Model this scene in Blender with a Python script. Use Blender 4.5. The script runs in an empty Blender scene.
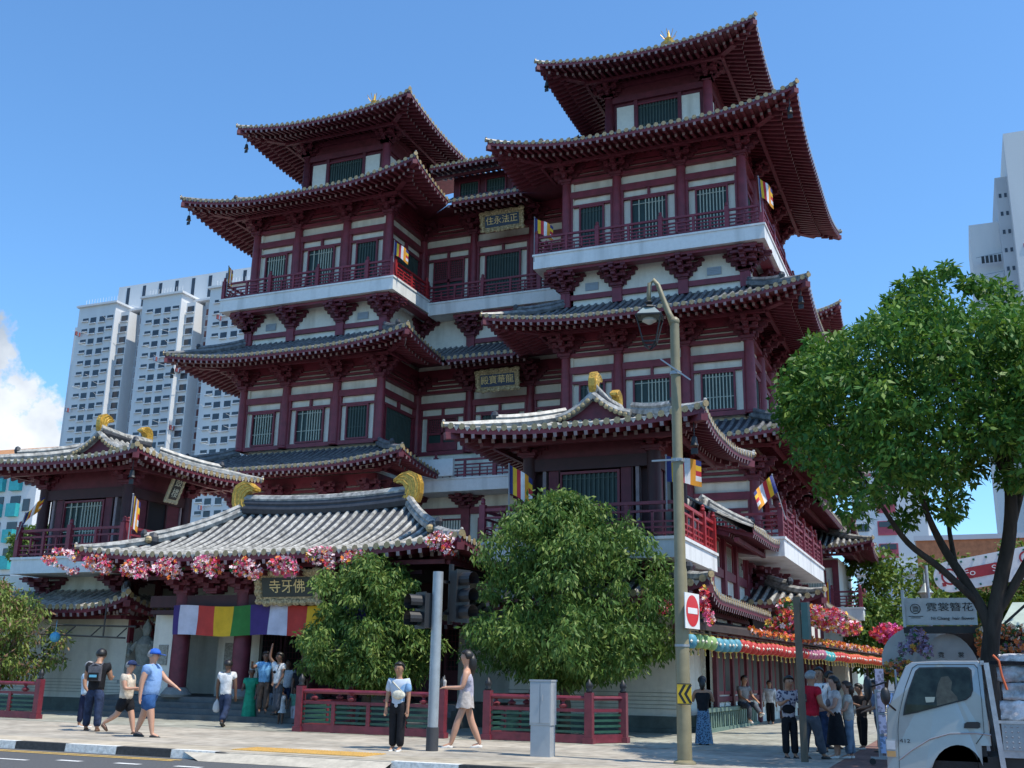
import bpy, math, random
import numpy as np
from math import sin, cos, pi, radians as R_
from mathutils import Vector as V, Matrix
random.seed(7); RNG = np.random.default_rng(7)
scene = bpy.context.scene
COL = scene.collection

# ------------------------------------------------------------------ camera
F = 1060.; PIT = R_(15.41); ROL = R_(1.07); YAW = R_(22.97); EYE = 1.36
_fw = np.array([-sin(YAW)*cos(PIT), cos(YAW)*cos(PIT), sin(PIT)])
_r0 = np.array([cos(YAW), sin(YAW), 0.]); _u0 = np.cross(_r0, _fw)
_R = cos(ROL)*_r0+sin(ROL)*_u0; _U = -sin(ROL)*_r0+cos(ROL)*_u0
def ray(px, py): return _fw+_R*(px-512)/F-_U*(py-384)/F
_C = np.array([0, 0, EYE])
def atY(px, py, y): d = ray(px, py); return V(_C+d*(y/d[1]))
def atX(px, py, x): d = ray(px, py); return V(_C+d*(x/d[0]))
def atZ(px, py, z=0.): d = ray(px, py); return V(_C+d*((z-EYE)/d[2]))
cd = bpy.data.cameras.new('camera'); cam = bpy.data.objects.new('camera', cd); COL.objects.link(cam)
cd.sensor_width = 36; cd.lens = F*36/1024; cd.clip_end = 3000; cd.clip_start = .1
m = Matrix.Identity(4)
for i in range(3): m[i][0] = _R[i]; m[i][1] = _U[i]; m[i][2] = -_fw[i]; m[i][3] = _C[i]
cam.matrix_world = m; scene.camera = cam

# ------------------------------------------------------------------ materials
MATS = {}
def mat(name, col, rough=.7, var=.12, scale=3., bump=0., spec=.5, metal=0., col2=None, trans=0., sub=0., stretch=None):
    if name in MATS: return MATS[name]
    M = bpy.data.materials.new(name); M.use_nodes = True; nt = M.node_tree; b = nt.nodes['Principled BSDF']
    b.inputs['Roughness'].default_value = rough; b.inputs['Metallic'].default_value = metal
    b.inputs['Specular IOR Level'].default_value = spec
    tc = nt.nodes.new('ShaderNodeTexCoord'); src = tc.outputs['Object']
    if stretch:
        mp = nt.nodes.new('ShaderNodeMapping'); mp.inputs['Scale'].default_value = stretch
        nt.links.new(src, mp.inputs[0]); src = mp.outputs[0]
    n = nt.nodes.new('ShaderNodeTexNoise'); n.inputs['Scale'].default_value = scale; n.inputs['Detail'].default_value = 6
    n.inputs['Roughness'].default_value = .65
    nt.links.new(src, n.inputs['Vector'])
    r = nt.nodes.new('ShaderNodeValToRGB'); c = V(col)
    a = [max(0, x*(1-var)) for x in c]; d = [min(1, x*(1+var)) for x in (col2 or c)]
    r.color_ramp.elements[0].color = (*a, 1); r.color_ramp.elements[1].color = (*d, 1)
    r.color_ramp.elements[0].position = .34; r.color_ramp.elements[1].position = .66
    nt.links.new(n.outputs['Fac'], r.inputs['Fac']); nt.links.new(r.outputs['Color'], b.inputs['Base Color'])
    if bump:
        bp = nt.nodes.new('ShaderNodeBump'); bp.inputs['Strength'].default_value = bump; bp.inputs['Distance'].default_value = .02
        nt.links.new(n.outputs['Fac'], bp.inputs['Height']); nt.links.new(bp.outputs[0], b.inputs['Normal'])
    if trans:
        t = nt.nodes.new('ShaderNodeBsdfTranslucent'); nt.links.new(r.outputs['Color'], t.inputs['Color'])
        mx = nt.nodes.new('ShaderNodeMixShader'); mx.inputs[0].default_value = trans
        out = [x for x in nt.nodes if x.type == 'OUTPUT_MATERIAL'][0]
        nt.links.new(b.outputs[0], mx.inputs[1]); nt.links.new(t.outputs[0], mx.inputs[2]); nt.links.new(mx.outputs[0], out.inputs['Surface'])
    MATS[name] = M; return M
def stain(name, col, dark, rough=.8, scale=.6, bumpy=.2):
    """painted wall with vertical rain streaks and dirt of its own shape"""
    if name in MATS: return MATS[name]
    M = mat(name, col, rough, .05, 6., bumpy)
    nt = M.node_tree; b = nt.nodes['Principled BSDF']; ramp = [x for x in nt.nodes if x.type == 'VALTORGB'][0]
    tc = [x for x in nt.nodes if x.type == 'TEX_COORD'][0]
    mp = nt.nodes.new('ShaderNodeMapping'); mp.inputs['Scale'].default_value = (3, 3, .35)
    nt.links.new(tc.outputs['Object'], mp.inputs[0])
    n = nt.nodes.new('ShaderNodeTexNoise'); n.inputs['Scale'].default_value = scale; n.inputs['Detail'].default_value = 8
    nt.links.new(mp.outputs[0], n.inputs['Vector'])
    r = nt.nodes.new('ShaderNodeValToRGB'); r.color_ramp.elements[0].position = .5; r.color_ramp.elements[1].position = .8
    r.color_ramp.elements[0].color = (0, 0, 0, 1); r.color_ramp.elements[1].color = (.8, .8, .8, 1)
    nt.links.new(n.outputs['Fac'], r.inputs['Fac'])
    mx = nt.nodes.new('ShaderNodeMix'); mx.data_type = 'RGBA'; mx.inputs[7].default_value = (*dark, 1)
    nt.links.new(r.outputs['Color'], mx.inputs[0]); nt.links.new(ramp.outputs['Color'], mx.inputs[6]); nt.links.new(mx.outputs[2], b.inputs['Base Color'])
    return M
MAROON = mat('maroon_paint', (.185, .026, .043), .5, .22, 2.5, .1)
MAROON2 = mat('maroon_timber', (.125, .02, .034), .6, .25, 4., .1)
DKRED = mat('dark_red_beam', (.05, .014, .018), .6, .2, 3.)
SUNRAIL = mat('sunlit_rail_red', (.33, .022, .028), .45, .15, 4.)  # rail maroon with sunlight painted in, for sun-facing balcony sides
PALE = mat('pale_rafter_end', (.27, .21, .22), .6, .2, 5.)
CREAM = stain('cream_plaster', (.76, .73, .64), (.42, .38, .30))
SLABW = stain('white_slab_paint', (.72, .73, .72), (.42, .43, .42))
TILE = mat('slate_tile', (.038, .04, .047), .5, .3, 5., .25, .5)
ROLL = mat('grey_roll_tile', (.23, .226, .212), .5, .4, 5., .3, .4, col2=(.36, .35, .325))
GOLD = mat('gold_paint', (.55, .33, .055), .42, .4, 12., .5, .6, .35)
TGOLD = mat('ochre_tile_end', (.36, .27, .14), .5, .3, 20., 0, .5, .1)
GREEN = mat('dark_green_shutter', (.012, .035, .032), .5, .2, 3.)
BARS = mat('pale_green_bar', (.40, .43, .36), .55, .12, 4.)
DARK = mat('dark_interior', (.012, .010, .012), .8, .2, 2.)
WHITE = mat('white_paint', (.75, .75, .73), .55, .06, 5.)
BLACK = mat('black_plastic', (.015, .015, .017), .5, .1, 4.)
STEEL = mat('grey_metal', (.32, .34, .36), .45, .08, 5., 0, .5, .4)

# ------------------------------------------------------------------ mesh builder
class MB:
    def __init__(s, tf=None): s.v = []; s.f = []; s.m = []; s.tf = tf
    def add(s, vs, fs, mi=0):
        n = len(s.v); tf = s.tf
        s.v.extend([tuple(tf(*p)) if tf else tuple(p) for p in vs])
        s.f.extend([tuple(i+n for i in f) for f in fs]); s.m.extend([mi]*len(fs))
    def box(s, x0, x1, y0, y1, z0, z1, mi=0):
        s.add([(x0, y0, z0), (x1, y0, z0), (x1, y1, z0), (x0, y1, z0), (x0, y0, z1), (x1, y0, z1), (x1, y1, z1), (x0, y1, z1)],
              [(0, 3, 2, 1), (4, 5, 6, 7), (0, 1, 5, 4), (1, 2, 6, 5), (2, 3, 7, 6), (3, 0, 4, 7)], mi)
    def bar(s, a, b, w, h, mi=0, endm=None):
        a = V(a); b = V(b); d = (b-a)
        if d.length < 1e-6: return
        d.normalize(); up = V((0, 0, 1)) if abs(d.z) < .95 else V((0, 1, 0))
        sd = d.cross(up).normalized()*w/2; u = sd.cross(d).normalized()*h/2
        vs = [p+x*sd+y*u for p in (a, b) for x, y in ((-1, -1), (1, -1), (1, 1), (-1, 1))]
        s.add(vs, [(0, 1, 5, 4), (1, 2, 6, 5), (2, 3, 7, 6), (3, 0, 4, 7)], mi)
        s.add(vs, [(3, 2, 1, 0), (4, 5, 6, 7)], mi if endm is None else endm)
    def tube(s, pts, rads, n=8, mi=0, cap=True):
        pts = [V(p) for p in pts]
        if not hasattr(rads, '__len__'): rads = [rads]*len(pts)
        vs = []; ref = None
        for i, p in enumerate(pts):
            d = (pts[min(i+1, len(pts)-1)]-pts[max(i-1, 0)]).normalized()
            if ref is None: ref = V((0, 0, 1)) if abs(d.z) < .9 else V((1, 0, 0))
            a = d.cross(ref)
            if a.length < 1e-4: a = d.cross(V((0, 1, .1)))
            a.normalize(); b = d.cross(a).normalized(); ref = -b if False else ref
            vs += [p+(a*cos(2*pi*k/n)+b*sin(2*pi*k/n))*rads[i] for k in range(n)]
        fs = []
        for i in range(len(pts)-1):
            for k in range(n):
                k2 = (k+1) % n; fs.append((i*n+k, i*n+k2, (i+1)*n+k2, (i+1)*n+k))
        if cap: fs += [tuple(range(n))[::-1], tuple((len(pts)-1)*n+k for k in range(n))]
        s.add(vs, fs, mi)
    def lathe(s, prof, c=(0, 0, 0), n=12, mi=0, sx=1, sy=1):
        vs = []; fs = []
        for r, z in prof: vs += [(c[0]+r*cos(2*pi*k/n)*sx, c[1]+r*sin(2*pi*k/n)*sy, c[2]+z) for k in range(n)]
        for i in range(len(prof)-1):
            for k in range(n):
                k2 = (k+1) % n; fs.append((i*n+k, i*n+k2, (i+1)*n+k2, (i+1)*n+k))
        fs += [tuple(range(n))[::-1], tuple((len(prof)-1)*n+k for k in range(n))]
        s.add(vs, fs, mi)
    def ball(s, c, r, n=8, mi=0, sc=(1, 1, 1)):
        k = max(4, n//2+1)
        prof = [(max(.001, r*sin(pi*i/k)), -r*cos(pi*i/k)*sc[2]) for i in range(k+1)]
        s.lathe(prof, c, n, mi, sc[0], sc[1])
    def prism(s, poly, a, b, mi=0):
        """poly: list of (x,z) extruded along y from a to b"""
        n = len(poly); vs = [(x, a, z) for x, z in poly]+[(x, b, z) for x, z in poly]
        s.add(vs, [tuple(range(n)), tuple(range(n, 2*n))[::-1]]+[(i, (i+1) % n+0, (i+1) % n+n, i+n) for i in range(n)], mi)
    def build(s, name, mats, parent=None, smooth=False):
        me = bpy.data.meshes.new(name); me.from_pydata(s.v, [], s.f)
        if not isinstance(mats, (list, tuple)): mats = [mats]
        for q in mats: me.materials.append(q)
        me.polygons.foreach_set('material_index', s.m)
        if smooth is True: me.polygons.foreach_set('use_smooth', [True]*len(s.f))
        me.update(); o = bpy.data.objects.new(name, me); COL.objects.link(o)
        if parent is not None: put(o, parent)
        if smooth == 'auto': me.set_sharp_from_angle(angle=R_(35)) ; me.polygons.foreach_set('use_smooth', [True]*len(s.f)); me.set_sharp_from_angle(angle=R_(35))
        return o
def put(o, parent):
    o.parent = parent
    o.matrix_parent_inverse = parent_world(parent).inverted()
def parent_world(o):
    m = o.matrix_basis.copy()
    if o.parent: m = parent_world(o.parent) @ o.matrix_parent_inverse @ m
    return m
def tag(o, label=None, cat=None, group=None, kind=None):
    if label: o['label'] = label
    if cat: o['category'] = cat
    if group: o['group'] = group
    if kind: o['kind'] = kind
    return o
def thing(name, label, cat, loc=(0, 0, 0), rz=0, group=None):
    o = bpy.data.objects.new(name, None); COL.objects.link(o); o.location = loc; o.rotation_euler = (0, 0, rz)
    o.empty_display_size = .2
    return tag(o, label, cat, group)
def copy_tree(o, parent=None):
    c = o.copy(); COL.objects.link(c)
    if parent: c.parent = parent
    for ch in list(o.children): copy_tree(ch, c)
    return c
def local(parent, o):
    """parent an object whose mesh is written in the parent's local coordinates"""
    o.parent = parent; return o
def text(name, s, size, material, mtx, parent=None, ext=.004, align='CENTER', sx=1.):
    cu = bpy.data.curves.new(name, 'FONT'); cu.body = s; cu.size = size; cu.extrude = ext; cu.align_x = align; cu.align_y = 'CENTER'
    t = bpy.data.objects.new('t', cu); COL.objects.link(t); dg = bpy.context.evaluated_depsgraph_get()
    me = bpy.data.meshes.new_from_object(t.evaluated_get(dg)); bpy.data.objects.remove(t)
    me.transform(mtx @ Matrix.Diagonal((sx, 1, 1, 1))); me.materials.clear(); me.materials.append(material)
    o = bpy.data.objects.new(name, me); COL.objects.link(o)
    if parent is not None: put(o, parent)
    return o
def mtx(o, ex, ez):
    """text plane: x axis = ex, y axis(up) = ez, at o"""
    ex = V(ex).normalized(); ez = V(ez).normalized(); n = ex.cross(ez).normalized(); ez = n.cross(ex).normalized()
    return Matrix(((ex.x, ez.x, n.x, o[0]), (ex.y, ez.y, n.y, o[1]), (ex.z, ez.z, n.z, o[2]), (0, 0, 0, 1)))
def frame(face, pl):
    return {'S': lambda u, w, z: (u, pl-w, z), 'N': lambda u, w, z: (u, pl+w, z),
            'E': lambda u, w, z: (pl+w, u, z), 'W': lambda u, w, z: (pl-w, u, z)}[face]

# ------------------------------------------------------------------ temple vocabulary
def roof_side(T, W, face, pl, ov, D, u0, u1, e0, e1, zm, H, lift=.75, Lc=3.8, sp=.3, flare=.1, g=(.72, .28), raft=True, J=5, hips=(True, True)):
    f = frame(face, pl)
    def cc(u):
        c = 0.
        if e0 == 'hip': c = max(c, max(0., 1-(u-u0)/Lc)**2.1)
        if e1 == 'hip': c = max(c, max(0., 1-(u1-u)/Lc)**2.1)
        return min(c, 1.)
    lo = u0-(D if e0 == 'val' else 0); hi = u1+(D if e1 == 'val' else 0)
    n = max(1, round((hi-lo)/sp)); us = [lo+(hi-lo)*i/n for i in range(n+1)]
    def rng(u):
        a, b = 0., D
        if e0 == 'hip': b = min(b, max(u-u0, 0))
        if e1 == 'hip': b = min(b, max(u1-u, 0))
        if e0 == 'val' and u < u0: a = max(a, u0-u)
        if e1 == 'val' and u > u1: a = max(a, u-u1)
        return a, max(a, b)
    def pt(u, p, dz=0., dw=0.):
        c = cc(u); t = min(1, p/D); z = zm+lift*c+(H-lift*c)*(g[0]*t+g[1]*t*t)
        q = flare*c*(1-t)
        uu = u
        if e0 == 'hip' and u-u0 < Lc: uu = u-q*max(0, 1-(u-u0)/Lc)
        if e1 == 'hip' and u1-u < Lc: uu = u+q*max(0, 1-(u1-u)/Lc)
        return f(uu, ov-p+q+dw, z+dz)
    def sof(u, p, dz=0.):
        c = cc(u); t = min(1, p/D); q = flare*c*(1-t)
        uu = u
        if e0 == 'hip' and u-u0 < Lc: uu = u-q*max(0, 1-(u-u0)/Lc)
        if e1 == 'hip' and u1-u < Lc: uu = u+q*max(0, 1-(u1-u)/Lc)
        return f(uu, ov-p+q, zm+lift*c*(1-.8*min(1, p/ov))-.17+.27*p+dz)
    vs = []; fs = []; sv = []; sf = []
    for i, u in enumerate(us):
        a, b = rng(u)
        vs += [pt(u, a+(b-a)*j/J) for j in range(J+1)]
        b2 = min(b, ov+.02); a2 = min(a, b2)
        sv += [sof(u, a2+(b2-a2)*j/3) for j in range(4)]
        if i:
            o = (i-1)*(J+1)
            fs += [(o+j, o+j+1, o+J+2+j, o+J+1+j) for j in range(J)]
            o = (i-1)*4
            sf += [(o+j, o+j+1, o+5+j, o+4+j) for j in range(3)]
            # eave board
            if a == 0 and rng(us[i-1])[0] == 0:
                p0, p1 = us[i-1], u
                W.add([pt(p0, 0, -.02), pt(p1, 0, -.02), sof(p1, 0, .0), sof(p0, 0, .0)], [(0, 1, 2, 3)], 0)
    T.add(vs, fs, 0); W.add(sv, sf, 0)
    for i in range(n):
        u = (us[i]+us[i+1])/2; a, b = rng(u)
        if b-a > .12:
            path = [a+(b-a)*j/J for j in range(J+1)]; r = .072; q = []
            for p in path:
                for k in range(5):
                    th = pi*k/4
                    x, y, z = pt(u, p, sin(th)*r+.01)
                    du = cos(th)*r
                    if face in 'SN': x += du
                    else: y += du
                    q.append((x, y, z))
            T.add(q, [(j*5+k, j*5+k+1, j*5+k+6, j*5+k+5) for j in range(J) for k in range(4)], 1)
            if a == 0:
                c = V(pt(u, 0, .03, .03)); r2 = .098
                ring = []
                for k in range(7):
                    th = 2*pi*k/7; du, dz = cos(th)*r2, sin(th)*r2
                    ring.append((c.x+(du if face in 'SN' else 0), c.y+(0 if face in 'SN' else du), c.z+dz))
                T.add(ring, [tuple(range(7))], 2)
                c2 = V(pt(us[i+1], 0, .0, .025))
                dd = (.09, 0) if face in 'SN' else (0, .09)
                T.add([(c2.x-dd[0], c2.y-dd[1], c2.z+.03), (c2.x+dd[0], c2.y+dd[1], c2.z+.03), (c2.x, c2.y, c2.z-.1)], [(0, 1, 2)], 1)
        if raft and a == 0 and b > .25:
            for p0, p1, dz in ((.0, min(1.05, b), -.06), (min(.72, b*.6), min(ov, b), -.2)):
                if p1-p0 > .12: W.bar(sof(u, p0, dz), sof(u, p1, dz+(0 if p0 else .0)), .1, .12, 0, 1)
    # hip ridge rolls on top and hip beams below
    for e, uu, s, on in ((e0, u0, 1, hips[0]), (e1, u1, -1, hips[1])):
        if e == 'hip' and on:
            P = [V(pt(uu+s*D*t/8, D*t/8, .06+.1*min(1, t/3))) for t in range(9)]
            P[0] += (P[0]-P[1]).normalized()*.06
            T.tube(P, [.08, .11]+[.14]*7, 7, 1)
            P2 = [p+V((0, 0, .17)) for p in P[3:]]
            T.tube(P2, .11, 6, 1)
            T.tube([P[0], P[0]+(P[0]-P[1]).normalized()*.04], .09, 8, 2); T.ball(P[3]+V((0, 0, .24)), .12, 7, 3, (1, 1, 1.3)); T.ball(P[0]+V((0, 0, .1)), .05, 6, 1)
            A = V(sof(uu+s*.05, .05, -.1)); B = V(sof(uu+s*ov, ov, -.12))
            W.bar(A+(A-B).normalized()*.1, B, .2, .2, 0, 0); A2 = A.lerp(B, .4)
            W.bar(A2-V((0, 0, .2)), B-V((0, 0, .22)), .24, .22, 0, 0)
    # bracket-borne purlin
    l0 = u0+(ov-.8 if e0 == 'hip' else 0); l1 = u1-(ov-.8 if e1 == 'hip' else 0)
    W.bar(f(l0, .85, zm-.17+.27*(ov-.85)-.3), f(l1, .85, zm-.17+.27*(ov-.85)-.3), .13, .12, 0)
    return f
RM = [TILE, ROLL, TGOLD, TILE]; RDARK = [TILE, mat('dark_roll_tile', (.095, .10, .112), .45, .35, 5., .3, .5, col2=(.16, .165, .17)), TGOLD, TILE]  # main roofs take a darker copy of the roll tile
def roof(parent, sides, name='roof', mats=None, **kw):
    T, W = MB(), MB()
    for s in sides:
        k = dict(kw); k.update(s[-1] if isinstance(s[-1], dict) else {}); a = s[:-1] if isinstance(s[-1], dict) else s
        roof_side(T, W, *a, **k)
    o = T.build(name, mats or RM, parent); w = W.build('eave_timber', [MAROON2, PALE], o); return o
def bell(parent, p):
    b = MB(); b.tube([p, (p[0], p[1], p[2]-.6)], .015, 4); p = (p[0], p[1], p[2]-.3)
    b.lathe([(.03, -.3), (.07, -.34), (.09, -.5), (.12, -.56)], p, 8); b.box(p[0]-.09, p[0]+.09, p[1]-.01, p[1]+.01, p[2]-.78, p[2]-.62)
    b.build('wind_bell', BLACK, parent)
_br = {}
def bracket_mesh(h):
    if h in _br: return _br[h]
    b = MB(); s = h/.85
    b.box(-.2, .2, -.2, .2, 0, .14*s); b.box(-.26, .26, -.26, .26, .08*s, .2*s)
    for i, (lu, lw) in enumerate(((.38, .35), (.56, .62), (.74, .9))):
        z = (.2+.2*i)*s
        b.box(-lu, lu, -.085, .085, z, z+.12*s); b.box(-.085, .085, -lw-.1, .3, z+.004, z+.13*s)
        # curved underside of the arm ends
        for x in (-lu, lu): b.box(x-.12, x+.12, -.13, .13, z+.12*s, z+.2*s); b.box(min(x, x*.72), max(x, x*.72), -.07, .07, z-.06*s, z)
        b.box(-.12, .12, -lw-.14, -lw+.1, z+.125*s, z+.2*s)
        if i: 
            b.box(-lu*.6, lu*.6, -lw+.22-.07, -lw+.22+.07, z+.003, z+.11*s)
            for x in (-lu*.6, lu*.6): b.box(x-.1, x+.1, -lw+.1, -lw+.34, z+.11*s, z+.19*s)
        for sg in (-1, 1): b.bar((0, 0, z+.06*s), (sg*lu*.72, -lw*.72, z+.06*s), .12, .11*s)
    b.box(-.8, .8, -.1, .1, .8*s, .88*s)
    me = bpy.data.meshes.new('bracket'); me.from_pydata(b.v, [], b.f); me.materials.append(MAROON2); _br[h] = me; return me
RZ = {'S': 0, 'E': pi/2, 'N': pi, 'W': -pi/2}
def bracket(parent, face, pl, u, z, h=.85):
    o = bpy.data.objects.new('bracket', bracket_mesh(h)); COL.objects.link(o)
    o.location = frame(face, pl)(u, 0, z); o.rotation_euler = (0, 0, RZ[face]); put(o, parent); return o
def window(parent, f, u0, u1, z0, z1, kind='bars'):
    b = MB(f); t = .07
    for a, c, d, e in ((u0, u1, z1, z1+t), (u0, u1, z0-t, z0), (u0-t, u0, z0-t, z1+t), (u1, u1+t, z0-t, z1+t)): b.box(a, c, -.06, .05, d, e, 0)
    b.box(u0, u1, -.055, -.04, z0, z1, 1)
    if kind == 'half': b.box((u0+u1)/2-.02, (u0+u1)/2+.02, -.04, .0, z0, z1, 1)
    o = b.build('window', [MAROON, GREEN if kind != 'dark' else DARK], parent)
    c = MB(f); n = max(3, round((u1-u0)/.135))
    if kind in ('bars', 'half', 'dim'):
        for i in range(1, n):
            x = u0+(u1-u0)*i/n
            if kind == 'half' and x < (u0+u1)/2 and i % 2: continue
            c.box(x-.022, x+.022, -.03, .01, z0, z1, 0)
        c.box(u0, u1, -.035, -.005, z0+(z1-z0)*.33, z0+(z1-z0)*.33+.03); c.box(u0, u1, -.035, -.005, z0+(z1-z0)*.9, z0+(z1-z0)*.9+.03)
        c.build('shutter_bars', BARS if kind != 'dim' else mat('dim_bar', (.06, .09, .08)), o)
    elif kind == 'lattice':
        for i in range(1, n+3):
            x = u0+(u1-u0)*i/(n+3); c.box(x-.015, x+.015, -.03, .01, z0+(z1-z0)*.55, z1)
        for i in range(8):
            z = z0+(z1-z0)*(.55+.45*i/8); c.box(u0, u1, -.028, .008, z-.012, z+.012)
        c.box((u0+u1)/2-.06, (u0+u1)/2+.06, -.04, .03, z0, z1); c.box(u0, u1, -.04, .03, z0+(z1-z0)*.48, z0+(z1-z0)*.55); c.box(u0, u1, -.04, .02, z0, z0+.3)
        c.build('door_lattice', MAROON, o)
    return o
def column(parent, f, u, z0, z1, r=.21, w=.0):
    b = MB(); x, y, _ = f(u, w, 0); b.tube([(x, y, z0), (x, y, z0+(z1-z0)*.6), (x, y, z1)], [r, r, r*.9], 14)
    b.lathe([(r*1.0, 0), (r*1.15, .04), (r*1.15, .1), (r, .14)], (x, y, z0), 14)
    return b.build('column', MAROON, parent, 'auto')
def storey(parent, face, pl, cols, z0, z1, kinds, top=.95, ends=(True, True), brk=True, trans=True, colr=.21):
    f = frame(face, pl); b = MB(f); c0, c1 = cols[0], cols[-1]
    b.box(c0, c1, -.3, -.1, z0, z1+top, 0)          # cream backing wall
    b.build('wall', [CREAM], parent)
    t = MB(f)
    t.box(c0, c1, -.1, .08, z1-.66, z1-.38, 0); t.box(c0, c1, -.1, .14, z1+.04, z1+.18, 0)
    t.box(c0, c1, -.1, .06, z1+.3, z1+.4); t.box(c0, c1, -.1, .05, z1+.5, z1+.62); t.box(c0, c1, -.1, .04, z1+.7, z1+top)
    t.box(c0, c1, -.1, .07, z0, z0+.18)
    for i in range(len(cols)-1):
        a, c = cols[i]+colr, cols[i+1]-colr; k = kinds[i % len(kinds)]; wd = c-a
        t.box(a-.02, a+.07, -.1, .05, z0+.18, z1-.66); t.box(c-.07, c+.02, -.1, .05, z0+.18, z1-.66)
        zt = z1-.98
        if k == 'plain': continue
        t.box(a+.07, c-.07, -.1, .045, zt-.1, zt)
        if wd > 2.2: t.box((a+c)/2-.05, (a+c)/2+.05, -.1, .045, zt, z1-.66)
        ins = .42 if wd < 2.2 else .45
        if k == 'door': window(parent, f, a+.45, c-.35, z0+.2, zt-.17, 'lattice')
        elif k == 'wide': window(parent, f, a+.3, c-.25, z0+.25, zt-.17, 'dim')
        else: window(parent, f, a+ins, c-ins, z0+.28, zt-.18, k)
    t.build('timber_frame', MAROON, parent)
    for i, u in enumerate(cols):
        if (i == 0 and not ends[0]) or (i == len(cols)-1 and not ends[1]): continue
        column(parent, f, u, z0, z1+.02, colr)
        if brk: bracket(parent, face, pl, u, z1)
def underband(parent, face, pl, cols, z0, z1, vents=()):
    """low wall between a lower roof and a balcony slab: light flashing, beam, frieze and brackets"""
    f = frame(face, pl); b = MB(f); b.box(cols[0], cols[-1], -.3, -.02, z0-.3, z1+.1); b.build('wall', CREAM, parent)
    t = MB(f); t.box(cols[0], cols[-1], -.02, .1, z0+.24, z0+.46)
    for u in cols: t.box(u-.2, u+.2, -.02, .16, z0-.05, z0+.6)
    t.box(cols[0]-.6, cols[-1]+.6, .35, .8, z1-.12, z1-.005)
    t.build('timber_frame', MAROON, parent)
    for u in cols: bracket(parent, face, pl, u, z0+.55, (z1-z0-.62))
    if vents:
        v = MB(f)
        for u in vents:
            v.box(u-.28, u+.28, -.02, .02, z0+.62, z0+.95)
            for i in range(4): v.box(u-.26, u+.26, .02, .035, z0+.66+i*.07, z0+.69+i*.07)
        v.build('vent', STEEL, parent)
def railing(parent, pts, z, h=.82, M=None, sp=1.3):
    b = MB()
    for (x0, y0), (x1, y1) in zip(pts[:-1], pts[1:]):
        L = math.hypot(x1-x0, y1-y0); n = max(1, round(L/sp)); A = V((x0, y0, z)); B = V((x1, y1, z))
        for i in range(n+1):
            p = A.lerp(B, i/n); big = i in (0, n) or i % 2 == 0; s = .085 if big else .05; hh = h+.1 if big else h-.1
            if i == 0 and (x0, y0) != tuple(pts[0]): big = False
            else: b.box(p.x-s, p.x+s, p.y-s, p.y+s, z, z+hh)
            if big: b.lathe([(.05, 0), (.075, .05), (.06, .1), (.07, .15), (.02, .2)], (p.x, p.y, z+hh), 8)
            if i < n:
                q = A.lerp(B, (i+.5)/n); b.box(q.x-.03, q.x+.03, q.y-.03, q.y+.03, z+.02, z+h-.28)
                for t in (.25, .75):
                    q = A.lerp(B, (i+t)/n); b.box(q.x-.02, q.x+.02, q.y-.02, q.y+.02, z+.02, z+.36)
        for zz, w in ((h-.05, .085), (h-.27, .06), (.4, .045), (.25, .045), (.1, .06)): b.bar(A+V((0, 0, zz)), B+V((0, 0, zz)), w, w)
    return b.build('railing', M or MAROON, parent)
def slab(parent, x0, x1, y0, y1, z0, z1):
    b = MB(); b.box(x0, x1, y0, y1, z0, z1-.08); b.box(x0-.04, x1+.04, y0-.04, y1+.04, z1-.08, z1)
    return b.build('balcony_slab', SLABW, parent)
def chiwei(parent, loc, ax, s=1.):
    """gilded curled ridge-end ornament; ax = direction in which the tip curls"""
    ax = V((ax[0], ax[1], 0)).normalized(); sd = V((-ax.y, ax.x, 0)); b = MB(); C = V(loc)
    outer = [(-.38, 0), (-.5, .35), (-.5, .75), (-.36, 1.08), (0, 1.24), (.36, 1.16), (.66, .92)]
    inner = [(.66, .80), (.48, .83), (.3, .74), (.17, .55), (.17, .32), (.28, .14), (.42, 0)]
    for lay, (off, sc) in enumerate(((.17, 1.), (.21, .86))):
        po = outer+inner; cx, cz = -.1, .5
        P = [((x-cx)*sc+cx, (z-cz)*sc+cz) for x, z in po]
        vs = [C+ax*x*s+sd*o*s+V((0, 0, z*s)) for o in (-off, off) for x, z in P]; n = len(P)
        h = len(outer)
        fs = [(i, (i+1) % n, (i+1) % n+n, i+n) for i in range(n)]
        for base in (0, n):
            for i in range(h-1): fs.append((base+i, base+i+1, base+n-2-i, base+n-1-i))
        b.add(vs, fs, 0)
    for i in range(6):
        th = i*.36; b.ball(C+ax*(-.42+.18*i)*s+V((0, 0, (1.05+.1*sin(th)-.06*abs(i-3))*s)), .06*s, 6, 0)
    for t, rr_ in ((.25, .035), (.5, .03), (.75, .035)):
        for sg in (-1, 1):
            pts = [V((outer[k][0]*(1-t)+inner[6-k][0]*t, 0, outer[k][1]*(1-t)+inner[6-k][1]*t)) for k in range(7)]
            b.tube([C+ax*q.x*s+sd*sg*.2*s+V((0, 0, q.z*s)) for q in pts], rr_*s, 6, 0)
    return b.build('ridge_ornament', GOLD, parent)

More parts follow.
